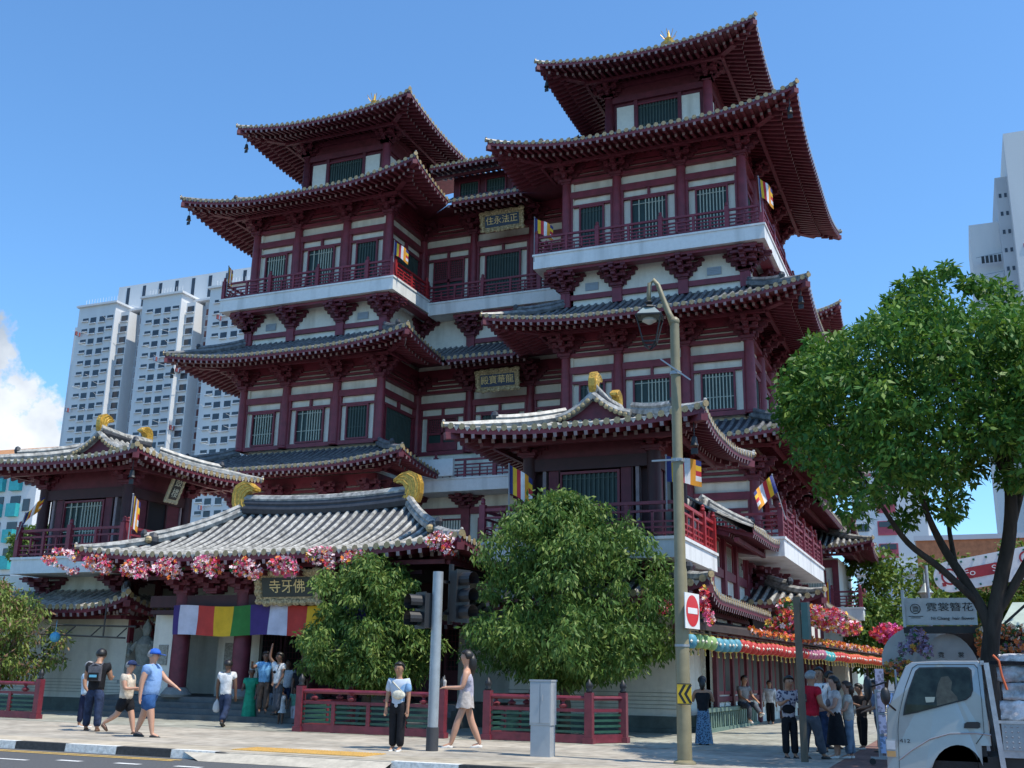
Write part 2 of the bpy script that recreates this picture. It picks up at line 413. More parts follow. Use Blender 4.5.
# ------------------------------------------------------------------ the temple
def build_temple():
    T = thing('temple', 'huge maroon and cream Chinese temple with stacked curved grey roofs and white balconies', 'temple', (-18.4, 50, 0))
    XC = -18.4; XI, XO = 4.25, 11.6                     # tower inner / outer wall, from the axis
    YF, YB = 39.0, 48.5; YR = 42.4                       # tower front, tower back, recessed front
    Lc = [XC-XO, XC-XO+2.35, XC-XO+4.95, XC-XI]; Rc = [XC+XI, XC+XI+2.35, XC+XI+4.95, XC+XO]
    Lc = [-30.0, -27.65, -25.0, -22.75]; Rc = [-14.15, -11.93, -9.2, -6.75]
    side = [YF, YF+2.4, YF+4.75, YF+7.1, YB]
    rec = [-22.75, -20.05, -17.05, -14.15]
    # ---- solid cores (hidden behind the facades, so that other views stay closed)
    b = MB()
    for a, c in ((Lc[0], Lc[-1]), (Rc[0], Rc[-1])): b.box(a+.32, c-.32, YF+.32, YB-.32, 0, 23.6)
    b.box(-22.5, -14.3, YR+.35, 74, 0, 23.0); b.box(-27.5, -9.2, 46, 74, 0, 22.5)
    b.box(-30, -22, 64.5, 74, 0, 22); b.box(-15, -8.3, 64.9, 74, 0, 22)
    b.build('wall', CREAM, T)
    LV = [dict(z0=6.9, z1=8.45, zm=9.62, H=1.2, lift=.45), dict(z0=11.0, z1=13.85, zm=14.74, H=1.33, lift=.45), dict(z0=18.2, z1=21.6, zm=22.27, H=1.9, lift=.62)]
    kL = {0: ['dim', 'dim', 'dim'], 1: ['bars', 'half', 'dim'], 2: ['bars', 'half', 'dim']}
    kR = {0: ['bars', 'bars', 'bars'], 1: ['dim', 'half', 'bars'], 2: ['dim', 'half', 'bars']}
    for i, L in enumerate(LV):
        z0, z1 = L['z0'], L['z1']
        if i == 0: z0L = 5.2
        else: z0L = z0
        storey(T, 'S', YF, Lc, z0L, z1, kL[i], top=1.2)
        storey(T, 'S', YF, Rc, z0L if i == 0 else z0, z1, kR[i], top=1.2)
        storey(T, 'W', Rc[0], [YF, YR], z0, z1, ['plain'], ends=(False, False), top=1.2)
        storey(T, 'E', Lc[-1], [YF, YR], z0, z1, ['wide'], ends=(False, True), top=1.2)
        storey(T, 'E', Rc[-1], side, z0L if i == 0 else z0, z1, ['dim', 'bars', 'dim', 'bars'], ends=(False, True), top=1.2)
        storey(T, 'W', Lc[0], side, z0, z1, ['dim'], ends=(False, True), top=1.2, brk=False)
        if i: storey(T, 'S', YR, rec, z0, z1, ['lattice' if i == 1 else 'door', 'dim', 'dim'], ends=(False, False), top=1.2)
        D = 2.5 if i < 2 else 4.4; ov = 2.5; H = L['H']
        kw = dict(zm=L['zm'], H=H, lift=L['lift'], Lc=4.8)
        sides = [('S', YF, ov, D, Lc[0]-ov, Lc[-1]+ov, 'hip', 'hip'), ('S', YF, ov, D, Rc[0]-ov, Rc[-1]+ov, 'hip', 'hip'),
                 ('E', Rc[-1], ov, D, YF-ov, YB+ov, 'hip', 'hip', {'hips': (False, True)}),
                 ('W', Lc[0], ov, D, YF-ov, YB+ov, 'hip', 'hip', {'hips': (False, True)}),
                 ('E', Lc[-1], ov, min(D, 3.0), YF-ov, YR-ov, 'hip', 'val' if i else None, {'hips': (False, False)}),
                 ('W', Rc[0], ov, min(D, 3.0), YF-ov, YR-ov, 'hip', 'val' if i else None, {'hips': (False, False)})]
        if i: sides.append(('S', YR, ov, ov if i == 1 else 3.4, Lc[-1]+ov, Rc[0]-ov, 'val', 'val', {'lift': 0.}))
        for s in sides: roof(T, [s], mats=RDARK, **kw)
        for x in (Lc[0]-ov+.2, Rc[-1]+ov-.2): bell(T, (x, YF-ov+.15, L['zm']+.45))
    # ---- band and balconies of the top storey
    for cols in (Lc, Rc):
        m_ = [(cols[k]+cols[k+1])/2 for k in (0, 2)]
        underband(T, 'S', YF, cols, 16.1, 17.55, m_)
    underband(T, 'E', Rc[-1], side, 16.1, 17.55); underband(T, 'W', Lc[0], side, 16.1, 17.55)
    underband(T, 'E', Lc[-1], [YF+.02, YR], 16.1, 17.55); underband(T, 'W', Rc[0], [YF+.02, YR], 16.1, 17.55)
    underband(T, 'S', YR, rec[1:3], 15.9, 17.4); b = MB(); b.box(rec[0], rec[-1], YR+.03, YR+.3, 15, 17.6); b.build('wall', CREAM, T)
    a, c = Lc[0]-1.1, Lc[-1]+.9; slab(T, a, c, YF-1, YR-.9, 17.57, 18.2)
    railing(T, [(a+.1, YB), (a+.1, YF-.9), (c-.1, YF-.9)], 18.2)
    r = railing(T, [(c-.1, YF-.72), (c-.1, YR-1.05)], 18.2, M=SUNRAIL)
    a2, c2 = Rc[0]-1.1, Rc[-1]+.95; slab(T, a2, c2, YF-1, YB+.6, 17.57, 18.2)
    railing(T, [(a2+.1, YR-1), (a2+.1, YF-.9), (c2-.1, YF-.9), (c2-.1, YB+.5)], 18.2)
    slab(T, c, a2, YR-1.0, YR+.1, 17.42, 18.03); railing(T, [(c-.1, YR-.9), (a2+.3, YR-.9)], 18.05)
    slab(T, a, Lc[0]-.3, YR-.9, YB+.6, 17.57, 18.2)
    # ---- clerestory over the recess and the four roof lanterns (top pavilions)
    b = MB(); b.box(-22, -14.8, 43.9, 46, 23.6, 25.6); b.build('wall', MAROON2, T)
    for k in range(5):
        u = -21.6+1.45*k; window(T, frame('S', 43.85), u, u+1.0, 24.5, 25.2, 'dim')
    roof(T, [('S', 43.9, 1.6, 3.4, -22.6, -14.2, None, None)], zm=25.55, H=1.5, lift=0)
    for x0, x1 in ((-28.85, -24.3), (-12.85, -8.4)):
        y0, y1 = 41., 45.6; zb, zt = 23.3, 26.5; cols = [x0, x1]
        b = MB(); b.box(x0, x1, y0+.05, y1, zb, zt+1.1); b.build('wall', MAROON2, T)
        for face, pl, c0, c1 in (('S', y0, x0, x1), ('E', x1, y0, y1), ('W', x0, y0, y1)):
            f = frame(face, pl); t = MB(f)
            t.box(c0, c1, -.04, .1, zt-.25, zt+.05, 0); t.box(c0, c1, -.04, .06, zt+.55, zt+.8, 0)
            t.box(c0+.35, c0+1.15, -.04, .03, zb, zt-.45, 1); t.box(c1-1.15, c1-.35, -.04, .03, zb, zt-.45, 1)
            t.box(c0+1.15, c0+1.3, -.04, .07, zb, zt-.25, 0); t.box(c1-1.3, c1-1.15, -.04, .07, zb, zt-.25, 0)
            t.build('timber_frame', [MAROON2, CREAM], T)
            if face != 'W': window(T, f, c0+1.32, c1-1.32, zb+1.2, zt-.5, 'dim')
            column(T, f, c0 if face != 'E' else c1, zb, zt, .22)
            if face == 'S': column(T, f, c1, zb, zt, .22)
            for u in (c0, c1): bracket(T, face, pl, u, zt, .8)
        ov = 2.45; hw = (x1-x0)/2+ov; k = dict(zm=27.1, H=2.2, lift=.42, Lc=4.6, g=(.6, .4))
        roof(T, [('S', y0, ov, hw, x0-ov, x1+ov, 'hip', 'hip')], **k); roof(T, [('E', x1, ov, hw, y0-ov, y1+ov, 'hip', 'hip', {'hips': (False, True)})], **k)
        roof(T, [('W', x0, ov, hw, y0-ov, y1+ov, 'hip', 'hip', {'hips': (False, True)})], **k); roof(T, [('N', y1, ov, hw, x0-ov, x1+ov, 'hip', 'hip', {'hips': (False, False)})], raft=False, **k)
        b = MB(); cx = (x0+x1)/2; b.lathe([(.5, 0), (.45, .15), (.2, .25), (.38, .4), (.4, .55), (.16, .7), (.2, .82), (.08, .95), (.02, 1.3)], (cx, (y0+y1)/2, 29.75), 10)
        for q in range(8): b.tube([(cx, (y0+y1)/2, 30.3), (cx+.4*cos(q*pi/4), (y0+y1)/2+.4*sin(q*pi/4), 30.9)], .015, 4)
        b.build('finial', GOLD, T); bell(T, (x0-ov+.25, y0-ov+.25, 27.3))
    # ---- recess at the second level: balcony, band, windows, white parapet block
    slab(T, -21.9, -15.2, 41.0, YR+.1, 9.05, 9.65); railing(T, [(-21.0, 41.1), (-15.3, 41.1)], 9.67)
    b = MB(); b.box(-22.3, -20.0, 40.75, 40.95, 9.7, 10.45); b.build('parapet', SLABW, T)
    b = MB(); b.box(-22.75, -14.15, YR+.02, YR+.3, 9.6, 11.1); b.build('wall', CREAM, T)
    b = MB(); b.box(-22.75, -14.15, YR+.0, YR+.3, 0, 9.1); b.build('wall', CREAM, T)
    f = frame('S', YR); t = MB(f); t.box(-22.75, -14.15, -.0, .1, 8.25, 8.55); t.box(-22.75, -14.15, 0, .06, 6.6, 6.8)
    for u in rec: t.box(u-.2, u+.2, 0, .16, 5.5, 8.6)
    t.build('timber_frame', MAROON, T)
    for u in rec[1:3]: bracket(T, 'S', YR, u, 8.45, .62)
    for k, u in enumerate((-22.0, -19.4, -16.6)): window(T, f, u, u+1.7, 6.85, 8.0, 'bars' if k else 'dim')
    # ---- plaques
    for (px, py, yy, w, h, s, col) in ((502, 220, 41.3, 2.3, .95, '住永法正', (.01, .035, .09)), (497.5, 380, 41.3, 2.2, .95, '殿寶華龍', (.01, .03, .07))):
        c = atY(px, py, yy); plaque(T, c, w, h, s, mat('navy_lacquer', col, .4))
    # ---- flank to the right of the front pavilion: link wing, balcony at the corner, second tower further back
    b = MB(); b.box(-14, -6.9, 31.2, YF-.0, 0, 6.0); b.box(-30, -22.7, 31.2, YF, 0, 6.0); b.build('wall', CREAM, T)
    f = frame('E', -6.9); t = MB(f)
    for u in (31.4, 33.3, 35.2, 37.1, 38.9): t.box(u-.16, u+.16, -.01, .14, 3.9, 6.0)
    for z in (4.4, 5.7): t.box(31.2, 39, -.01, .1, z, z+.25)
    t.build('timber_frame', MAROON, T)
    for u in (31.8, 33.7, 35.6): window(T, f, u, u+1.2, 4.7, 5.5, 'dim')
    roof(T, [('E', -6.9, 1.35, 2.2, 31.4, 36.6, None, 'hip')], zm=5.7, H=1.15, lift=.2, Lc=2.)
    roof(T, [('S', 33.4, 1.2, 1.2, -10.5, -7.2, None, None)], zm=5.8, H=1.1, lift=.0)
    slab(T, -8.0, -5.35, 36.0, 46.5, 5.35, 6.0); railing(T, [(-7.9, 36.1), (-5.45, 36.1), (-5.45, 46.4)], 6.02)
    b = MB(); b.box(-8.2, -6.9, 37.2, 47, 0, 5.36); b.build('wall', CREAM, T)
    for u in (-7.4,): bracket(T, 'S', 37.2, u, 4.3, .95)
    for u in (38.2, 40.6, 43., 45.4): bracket(T, 'E', -6.9, u, 4.3, .95)
    roof(T, [('S', 38.5, 2.3, 3.0, -7.6, -4.3, None, 'hip'), ('E', -6.6, 2.3, 3.0, 36.2, 50, 'hip', None, {'hips': (False, False)})], zm=3.85, H=1.15, lift=.35, Lc=1.8)
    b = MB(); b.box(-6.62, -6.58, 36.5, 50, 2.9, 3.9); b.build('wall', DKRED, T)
    storey(T, 'E', -7.2, [48.5, 51, 53.5, 56, 58.5, 61, 64.4], 6.5, 9.0, ['dim', 'bars'], brk=False)
    storey(T, 'E', -7.2, [48.5, 51, 53.5, 56, 58.5, 61, 64.4], 11, 13.85, ['dim', 'bars'], brk=False)
    roof(T, [('E', -7.2, 1.6, 2.2, 49, 62, None, None)], zm=9.3, H=1.2, lift=0); roof(T, [('E', -7.2, 1.6, 2.2, 49, 62, None, None)], zm=14.3, H=1.2, lift=0)
    slab(T, -7.0, -5.9, 40.6, 49.5, 6.03, 6.9); railing(T, [(-6.6, 40.7), (-5.98, 40.7), (-5.98, 49.4)], 6.9, .8, M=SUNRAIL)
    RX = [-15.1, -12.9, -10.3, -7.9]
    for i, L in enumerate(LV):
        storey(T, 'S', 64.5, RX, 5.8 if i == 0 else L['z0'], L['z1'], ['bars'], brk=(i == 0)); storey(T, 'E', -7.9, [64.5, 67, 69.5, 72, 74], 5.8 if i == 0 else L['z0'], L['z1'], ['dim'], ends=(False, True), brk=False)
        roof(T, [('S', 64.5, 2.5, 2.5 if i < 2 else 4.4, RX[0]-2.5, -5.4, 'hip', 'hip')], zm=L['zm'], H=L['H']); roof(T, [('E', -7.9, 2.5, 2.5 if i < 2 else 4.4, 62, 76, 'hip', 'hip', {'hips': (False, True)})], zm=L['zm'], H=L['H'])
    slab(T, -9, -4.7, 56.5, 64, 4.35, 5.0); railing(T, [(-8.9, 56.6), (-4.8, 56.6), (-4.8, 64)], 5.0)
    b = MB(); b.box(-9, -5.9, 57.8, 64.5, 0, 7.6); b.build('wall', CREAM, T)
    f = frame('S', 57.8); t = MB(f); t.box(-9, -5.9, 0, .1, 7.1, 7.5); t.box(-6.2, -5.9, 0, .12, 5, 7.5); t.box(-9, -8.7, 0, .12, 5, 7.5); t.build('timber_frame', MAROON, T)
    window(T, f, -8.3, -6.6, 5.4, 6.9, 'bars')
    roof(T, [('S', 57.8, 1.8, 3.0, -10.5, -4.1, None, 'hip'), ('E', -5.9, 1.8, 3.0, 56, 64, 'hip', None, {'hips': (False, False)})], zm=7.9, H=1.4, lift=.4)
    # ---- ground floor along the side lane
    f = frame('E', -6.82); t = MB(f); b = MB(f)
    b.box(31.2, 64, -.2, 0, 0, 3.9); b.build('wall', CREAM, T)
    t.box(31.2, 64, 0, .08, 2.7, 3.0); t.box(31.2, 64, 0, .08, .75, .9)
    ys = [31.3+2.3*i for i in range(15)]
    for u in ys: t.box(u-.14, u+.14, 0, .12, 0, 3.9)
    t.build('timber_frame', MAROON2, T)
    for i, u in enumerate(ys[:-1]):
        for q in range(2):
            a = u+.25+q*.98; d = MB(f); d.box(a, a+.86, 0, .05, .95, 2.65, 0); d.box(a+.12, a+.74, .05, .06, 1.05, 2.5, 1); d.box(a+.1, a+.76, .0, .055, .3, .72, 2)
            d.build('door_panel', [MAROON, GREEN, CREAM], T)
    # ---- entrance hall behind the gate portico
    b = MB(); b.box(-25.6, -22.6, 30.6, 30.8, 0, 4.2, 0); b.box(-14.6, -11.6, 30.6, 30.8, 0, 4.2, 0); b.box(-22.6, -14.6, 30.9, 31.1, .6, 4.6, 1)
    b.box(-22.6, -14.6, 26, 31.2, 4.6, 4.7, 1); b.box(-25.6, -11.6, 30.8, 39, 4.2, 4.8, 2); b.build('wall', [CREAM, DKRED, TILE], T)
    for i, x in enumerate([-22.2+1.0*k for k in range(8)]):
        d = MB(); d.box(x, x+.92, 30.82, 30.9, .6, 3.2, 0); d.box(x+.1, x+.82, 30.8, 30.82, 1.5, 3.1, 1)
        for q in range(6): d.box(x+.14+.12*q, x+.16+.12*q, 30.785, 30.8, 1.5, 3.1, 0)
        for q in range(8): d.box(x+.1, x+.82, 30.79, 30.8, 1.6+.19*q, 1.62+.19*q, 0)
        d.build('door_panel', [MAROON2, DARK], T)
    d = MB(); d.box(-26.9, -26.1, 30.55, 30.6, .2, 2.5, 0); d.box(-27.0, -25.9, 30.5, 30.6, 2.5, 2.62, 1); d.build('door', [DARK, MAROON2], T)
    b = MB(); b.box(-27.5, -25.6, 30.6, 30.8, 0, 4.2); b.build('wall', CREAM, T)
    roof(T, [('S', 30.6, 1.9, 1.9, -26.2, -22.6, None, None)], zm=2.95, H=.8, lift=0)
    roof(T, [('S', 30.6, 1.9, 1.9, -14.6, -11.2, None, None)], zm=2.95, H=.8, lift=0)
    return T
def plaque(parent, c, w, h, s, lacquer, tilt=.22, name='name_board', hgt=None):
    """carved gilt frame with a dark lacquer board and gold characters, leaning forward; faces -Y"""
    up = V((0, -sin(tilt), cos(tilt))); n = V((0, -cos(tilt), -sin(tilt))); ex = V((1, 0, 0)); c = V(c)
    b = MB(lambda x, y, z: tuple(c+ex*x+up*z+n*y)); iw, ih = w/2*.74, h/2*.56
    b.box(-iw, iw, -.02, .03, -ih, ih, 1); b.box(-w/2*.86, w/2*.86, -.06, .0, -h/2*.8, h/2*.8, 0)
    rr = random.Random(3)
    for sgn in (-1, 1):
        for k in range(9):
            x = -w/2*.86+w*.86*k/8; b.ball((x, .02, sgn*(ih+h*.13+.05*h*abs(sin(k*1.4)))), h*.1*(1+.3*rr.random()), 7, 0, (1.5, .5, 1))
        for k in range(5):
            z = -ih+2*ih*k/4; b.ball((sgn*(iw+w*.05+.02*w*abs(sin(k*1.9))), .02, z), h*.09*(1+.3*rr.random()), 7, 0, (1.2, .5, 1.3))
    o = b.build(name, [mat('antique_gilt', (.26, .19, .09), .5, .55, 16., .5, .5, .25, col2=(.42, .34, .20)), lacquer], parent)
    text('lettering', s, h*.42, mat('gold_letter', (.8, .62, .28), .4), mtx(c+n*.045, ex, up), o, .008)
    return o
TEMPLE = build_temple()

def pavilion(x0, x1, label, zm, skz, inner):
    """two-storey front pavilion: battered base, skirt roof, balcony, hall, hip-and-gable roof; inner = side facing the gate"""
    cx = (x0+x1)/2; yf, yb = 28.1, 31.1
    P = thing('front_pavilion', label, 'pavilion', (cx, yf, 0))
    bx0, bx1 = x0-.75, x1+.35
    if inner == 'E': bx0, bx1 = x0-3.0, x1+.35
    else: bx0, bx1 = x0-.5, x1+.42
    b = MB(); yw = 28.45; bat = .16
    v = [(bx0-bat, yw-.1, .42), (bx1+bat-.1, yw-.1, .42), (bx1, yw+.06, 4.5), (bx0, yw+.06, 4.5), (bx0-bat, 31.2, .42), (bx1+bat-.1, 31.2, .42), (bx1, 31.2, 4.5), (bx0, 31.2, 4.5)]
    b.add(v, [(0, 1, 2, 3), (1, 5, 6, 2), (4, 0, 3, 7), (5, 4, 7, 6)]); b.build('wall', CREAM, P)
    b = MB(); b.box(bx0-bat-.12, bx1+bat+.02, yw-.2, 31.2, 0, .42); b.box(bx0-bat-.18, bx1+bat+.08, yw-.27, 31.2, 0, .12)
    b.build('plinth', mat('green_grey_stone', (.10, .125, .115), .7, .3, 2., .3), P)
    b = MB()
    for i in range(5): b.box(bx0-bat-.003+.01*0, bx1+.05, yw-.115+.005*i, yw-.1+.01*i, .6+.1*i, .615+.1*i)
    b.build('wall_groove', mat('groove', (.3, .3, .25)), P)
    k = dict(zm=skz, H=.65, lift=.4, Lc=2.0, g=(.8, .2))
    ye = {'hips': (False, False)}
    if inner == 'W': roof(P, [('S', yf+.3, 1.6, 1.6, bx0-.3, x1+1.65, None, 'hip'), ('E', x1+.05, 1.6, 1.6, yf-1.3, 36.2, 'hip', None, ye)], **k)
    else: roof(P, [('S', yf+.3, 1.6, 1.6, bx0-.3, x1+1.65, None, 'hip'), ('E', x1+.05, 1.6, 1.6, yf-1.3, 30.6, 'hip', None, ye)], **k)
    # band with window under the slab, facing the lane
    f = frame('E', x1+.36); t = MB(f)
    for u in (28.5, 29.6, 31.1): t.box(u-.1, u+.1, 0, .1, 2.2, 4.45)
    t.box(28.4, 31.2, 0, .08, 4.2, 4.45); t.build('timber_frame', MAROON, P); window(P, f, 29.85, 30.8, 3.1, 4.1, 'wide')
    sy0, sy1 = 27.0, 31.25; lo = .0 if inner == 'E' else 1.1; slab(P, x0-lo, x1+1.0, sy0, sy1, 4.4, 4.95)
    railing(P, [(x0-lo+.1, sy1), (x0-lo+.1, sy0+.1), (x1+.9, sy0+.1)], 4.95, .95, None, 1.25)
    railing(P, [(x1+.9, sy0+.28), (x1+.9, sy1)], 4.95, .95, SUNRAIL if inner == 'W' else MAROON, 1.25)
    for face, pl, us in (('S', yf, (x0+.3, x1-.1)), ('E', x1, (28.6, 30.6))):
        for u in us: bracket(P, face, pl+(.35 if face == 'S' else -.1), u, 3.75, .62)
    # upper hall
    z0, z1 = 4.95, 7.05
    b = MB(); b.box(x0+.05, x1-.05, yf+.25, yb, z0, 8.5); b.build('wall', DKRED, P)
    f = frame('S', yf); t = MB(f)
    t.box(x0, x1, -.2, .08, z1, z1+.35, 0); t.box(x0, x1, -.22, .02, z1+.35, z1+1.1, 1)
    for a in (x0+.42, x1-.52): t.box(a, a+.1, -.2, .04, z0, z1, 2)
    for a in (x0+.6, x1-.95): t.box(a, a+.3, -.2, .02, z0, z1, 1); t.box(a+.32, a+.36, -.2, .05, z0, z1, 0)
    t.build('timber_frame', [DKRED, MAROON2, PALE], P)
    window(P, f, x0+1.0, x1-1.05, z0+.45, z1-.12, 'dim' if inner == 'W' else 'half')
    f = frame('E', x1); t = MB(f)
    t.box(yf, yb, -.2, .08, z1, z1+.35, 0); t.box(yf, yb, -.22, .02, z1+.35, z1+1.1, 1)
    t.box(yf+.25, yf+.95, -.2, .0, z0, z1, 1); t.box(yb-1.0, yb-.3, -.2, .0, z0, z1, 1)
    t.box(yf+.25, yf+.32, -.2, .05, z0, z1, 2); t.box(yb-.35, yb-.27, -.2, .05, z0, z1, 2); t.box(yf+.97, yf+1.03, -.2, .04, z0, z1, 0); t.box(yb-1.07, yb-1.01, -.2, .04, z0, z1, 0)
    t.box(yf+1.03, yb-1.07, -.2, -.02, z0, z1, 3)
    t.build('timber_frame', [DKRED, MAROON2, PALE, DARK if inner == 'E' else GREEN], P)
    for x, y in ((x0, yf), (x1, yf), (x1, yb), (x0, yb)):
        b = MB(); b.tube([(x, y, z0), (x, y, z1+.4)], .2, 12); b.build('column', DKRED, P, 'auto')
    for u in (x0, x1): bracket(P, 'S', yf, u, z1+.4, .6)
    bracket(P, 'E', x1, yb, z1+.4, .6)
    ov = 1.7; D = 2.5; k = dict(zm=zm, H=.74, lift=.2, Lc=2.8, g=(.6, .4), flare=.15)
    o = roof(P, [('S', yf, ov, D, x0-ov, x1+ov, 'hip', 'hip'), ('E', x1, ov, D, yf-ov, yb+ov, 'hip', 'hip', {'hips': (False, True)}),
             ('W', x0, ov, D, yf-ov, yb+ov, 'hip', 'hip', {'hips': (False, True)}), ('N', yb, ov, D, x0-ov, x1+ov, 'hip', 'hip', {'hips': (False, False)})], **k)
    # upper gabled part, ridge along Y
    g0, g1 = yf+.25, yb-.25; zb = zm+.66; zr = zm+1.3; hw = (x1-x0)/2-.72
    T, W = MB(), MB()
    n = round((g1-g0)/.28)
    def prof(t): return (hw*t, zr-(zr-zb)*(1-(1-t)**1.7))
    for s in (-1, 1):
        vs = []; fs = []; J = 6
        for i in range(n+1):
            y = g0+(g1-g0)*i/n; vs += [(cx+s*prof(j/J)[0], y, prof(j/J)[1]) for j in range(J+1)]
            if i: q = (i-1)*(J+1); fs += [(q+j, q+j+1, q+J+2+j, q+J+1+j) for j in range(J)]
        T.add(vs, fs, 0)
        for i in range(n):
            y = g0+(g1-g0)*(i+.5)/n
            T.tube([(cx+s*prof(j/J)[0], y, prof(j/J)[1]+.02) for j in range(J+1)], .08, 6, 1, False)
        for y in (g0, g1):
            T.tube([(cx+s*prof(j/J)[0], y, prof(j/J)[1]+.06) for j in range(J+1)], .11, 6, 1)
            for j in range(1, 8):
                x, z = prof(j/8); T.ball((cx+s*x, y+(-.1 if y == g0 else .1), z-.02), .075, 7, 2, (1, .5, 1))
    gables = []
    for y, dy in ((g0+.12, 1), (g1-.12, -1)):
        vs = [(cx+s*prof(j/6)[0], y, prof(j/6)[1]-.05) for s in (-1, 1) for j in ((6, 5, 4, 3, 2, 1, 0) if s < 0 else (1, 2, 3, 4, 5, 6))]
        W = MB(); W.add(vs, [tuple(range(len(vs)))], 0); gables.append(W)
    T.tube([(cx, g0-.05, zr+.22), (cx, (g0+g1)/2, zr+.12), (cx, g1+.05, zr+.22)], .17, 8, 1); T.tube([(cx, g0, zr+.05), (cx, g1, zr+.05)], .2, 8, 0)
    u = T.build('upper_roof', RM, P); [q_.build('gable', [MAROON2], u) for q_ in gables]
    chiwei(P, (cx, g0+.15, zr+.1), (0, 1), .55); chiwei(P, (cx, g1-.15, zr+.1), (0, -1), .55)
    bell(P, (x1+ov-.2, yf-ov+.15, zm+.1))
    return P
PL = pavilion(-29.85, -26.1, 'left front pavilion with open dark doorway and grey gabled roof, beyond the gate roof', 8.12, 3.25, 'E')
PR = pavilion(-11.3, -7.6, 'right front pavilion with dark shuttered window and grey gabled roof, above the big round tree', 7.95, 3.45, 'W')
# small slanted board on the inner face of the left pavilion
def tilted_board():
    c = V((-25.35, 29.6, 7.55)); up = V((.35, 0, .93)).normalized(); ex = V((0, 1, 0)); n = V((.93, 0, -.35)).normalized()
    b = MB(lambda x, y, z: tuple(c+ex*x+up*z+n*y)); b.box(-.34, .34, -.05, 0, -.56, .56, 0); b.box(-.2, .2, 0, .02, -.42, .42, 1)
    for s in (-1, 1):
        for k in range(6): b.ball((s*.3, .0, -.5+.2*k), .06, 6, 0, (1, .6, 1.4))
        for k in range(4): b.ball((-.22+.15*k, 0, s*.52), .06, 6, 0, (1.2, .6, 1))
    o = b.build('name_board', [mat('pale_gilt', (.5, .42, .26), .5, .25, 12.), BLACK], PL)
    for i, ch in enumerate('鼓楼'): text('lettering', ch, .34, mat('ivory_letter', (.6, .58, .45)), mtx(c+n*.03+up*(.2-.4*i), ex, up), o, .006)
tilted_board()

def portico():
    P = thing('gate_portico', 'wide gate roof of bright grey tiles with golden ridge ornaments above the striped banner', 'gate', (-18.55, 26.6, 0))
    x0, x1 = -25.0, -12.1; ye, yr = 25.2, 28.6; D = 3.4; zm = 4.6; H = 1.7
    ov = 1.5
    k = dict(zm=zm, H=H, lift=.3, Lc=4.6, g=(.32, .68), flare=.08, sp=.33, J=8)
    sides = [('S', ye+ov, ov, D, x0, x1, 'hip', 'hip'), ('E', x1-ov, ov, D, ye, yr+3.4, 'hip', 'hip', {'hips': (False, False)}), ('W', x0+ov, ov, D, ye, yr+3.4, 'hip', 'hip', {'hips': (False, False)}),
             ('N', yr+3.4-ov, ov, D, x0, x1, 'hip', 'hip', {'hips': (False, False), 'raft': False})]
    roof(P, sides, **k)
    zr = zm+H; T = MB(); r0, r1 = x0+D, x1-D
    pts = [(r0+(r1-r0)*i/12, yr, zr+.26+.14*(2*i/12-1)**2) for i in range(13)]
    for dz, r, mi in ((-.2, .2, 0), (-.02, .17, 0), (.14, .15, 1)): T.tube([(x, y, z+dz) for x, y, z in pts], r, 8, mi)
    for x in (x0+1.5, x1-1.5): T.ball((x, ye+1.4, zm+.72), .2, 8, 3, (1, 1, 1.2)); T.ball((x, ye+1.2, zm+.7), .12, 8, 2)
    T.build('ridge', RM, P)
    chiwei(P, (r0-.05, yr, zr+.15), (1, 0), .78); chiwei(P, (r1+.05, yr, zr+.15), (-1, 0), .78)
    for x in (-22.0, -19.75, -17.35, -15.1):
        b = MB(); b.tube([(x, 26.6, .6), (x, 26.6, 4.4)], [.27, .25], 16); b.lathe([(.42, 0), (.46, .08), (.36, .2), (.3, .28)], (x, 26.6, .58), 16, 1)
        b.build('column', [MAROON2, mat('stone_base', (.22, .23, .22), .8, .2, 5.)], P, 'auto')
        bracket(P, 'S', 26.6, x, 3.55, .62)
    for x in (-20.9, -18.55, -16.2): bracket(P, 'S', 26.6, x, 3.6, .6)
    b = MB(); b.box(-23.2, -13.9, 26.45, 26.75, 3.2, 3.55); b.box(-23.2, -13.9, 26.5, 26.7, 3.0, 3.12); b.box(-22, -15.1, 26.55, 26.65, 3.12, 3.2)
    b.box(-23.4, -13.7, 26.2, 26.34, 4.02, 4.14); b.build('beam', DKRED, P)
    b = MB()
    for k in range(4): b.box(-24.6+.01*k, -12.6-.01*k, 25.5+.3*k, 31.5, .15*k, .15*(k+1))
    b.build('steps', mat('grey_steps', (.10, .105, .105), .75, .25, 3., .2), P)
    b = MB(); b.box(-23.35, -22.35, 26.95, 27.1, .6, 3.0, 0); b.box(-21.7, -20.15, 28.0, 28.15, .6, 3.9, 0)
    b.box(-21.5, -20.5, 27.97, 28.0, 2.55, 3.4, 1); b.box(-21.42, -21.0, 27.97, 28.0, 1.4, 2.2, 2); b.box(-23.1, -22.75, 26.92, 26.95, 1.5, 2.1, 2)
    b.build('screen_wall', [CREAM, BLACK, mat('notice', (.3, .29, .25), .6, .4, 20.)], P)
    plaque(P, atY(288, 587, 25.9), 2.35, .98, '寺牙佛', mat('green_black_lacquer', (.02, .035, .035), .45), .25)
    bn = MB()
    for k in range(1):
        pass
    return P
PO = portico()
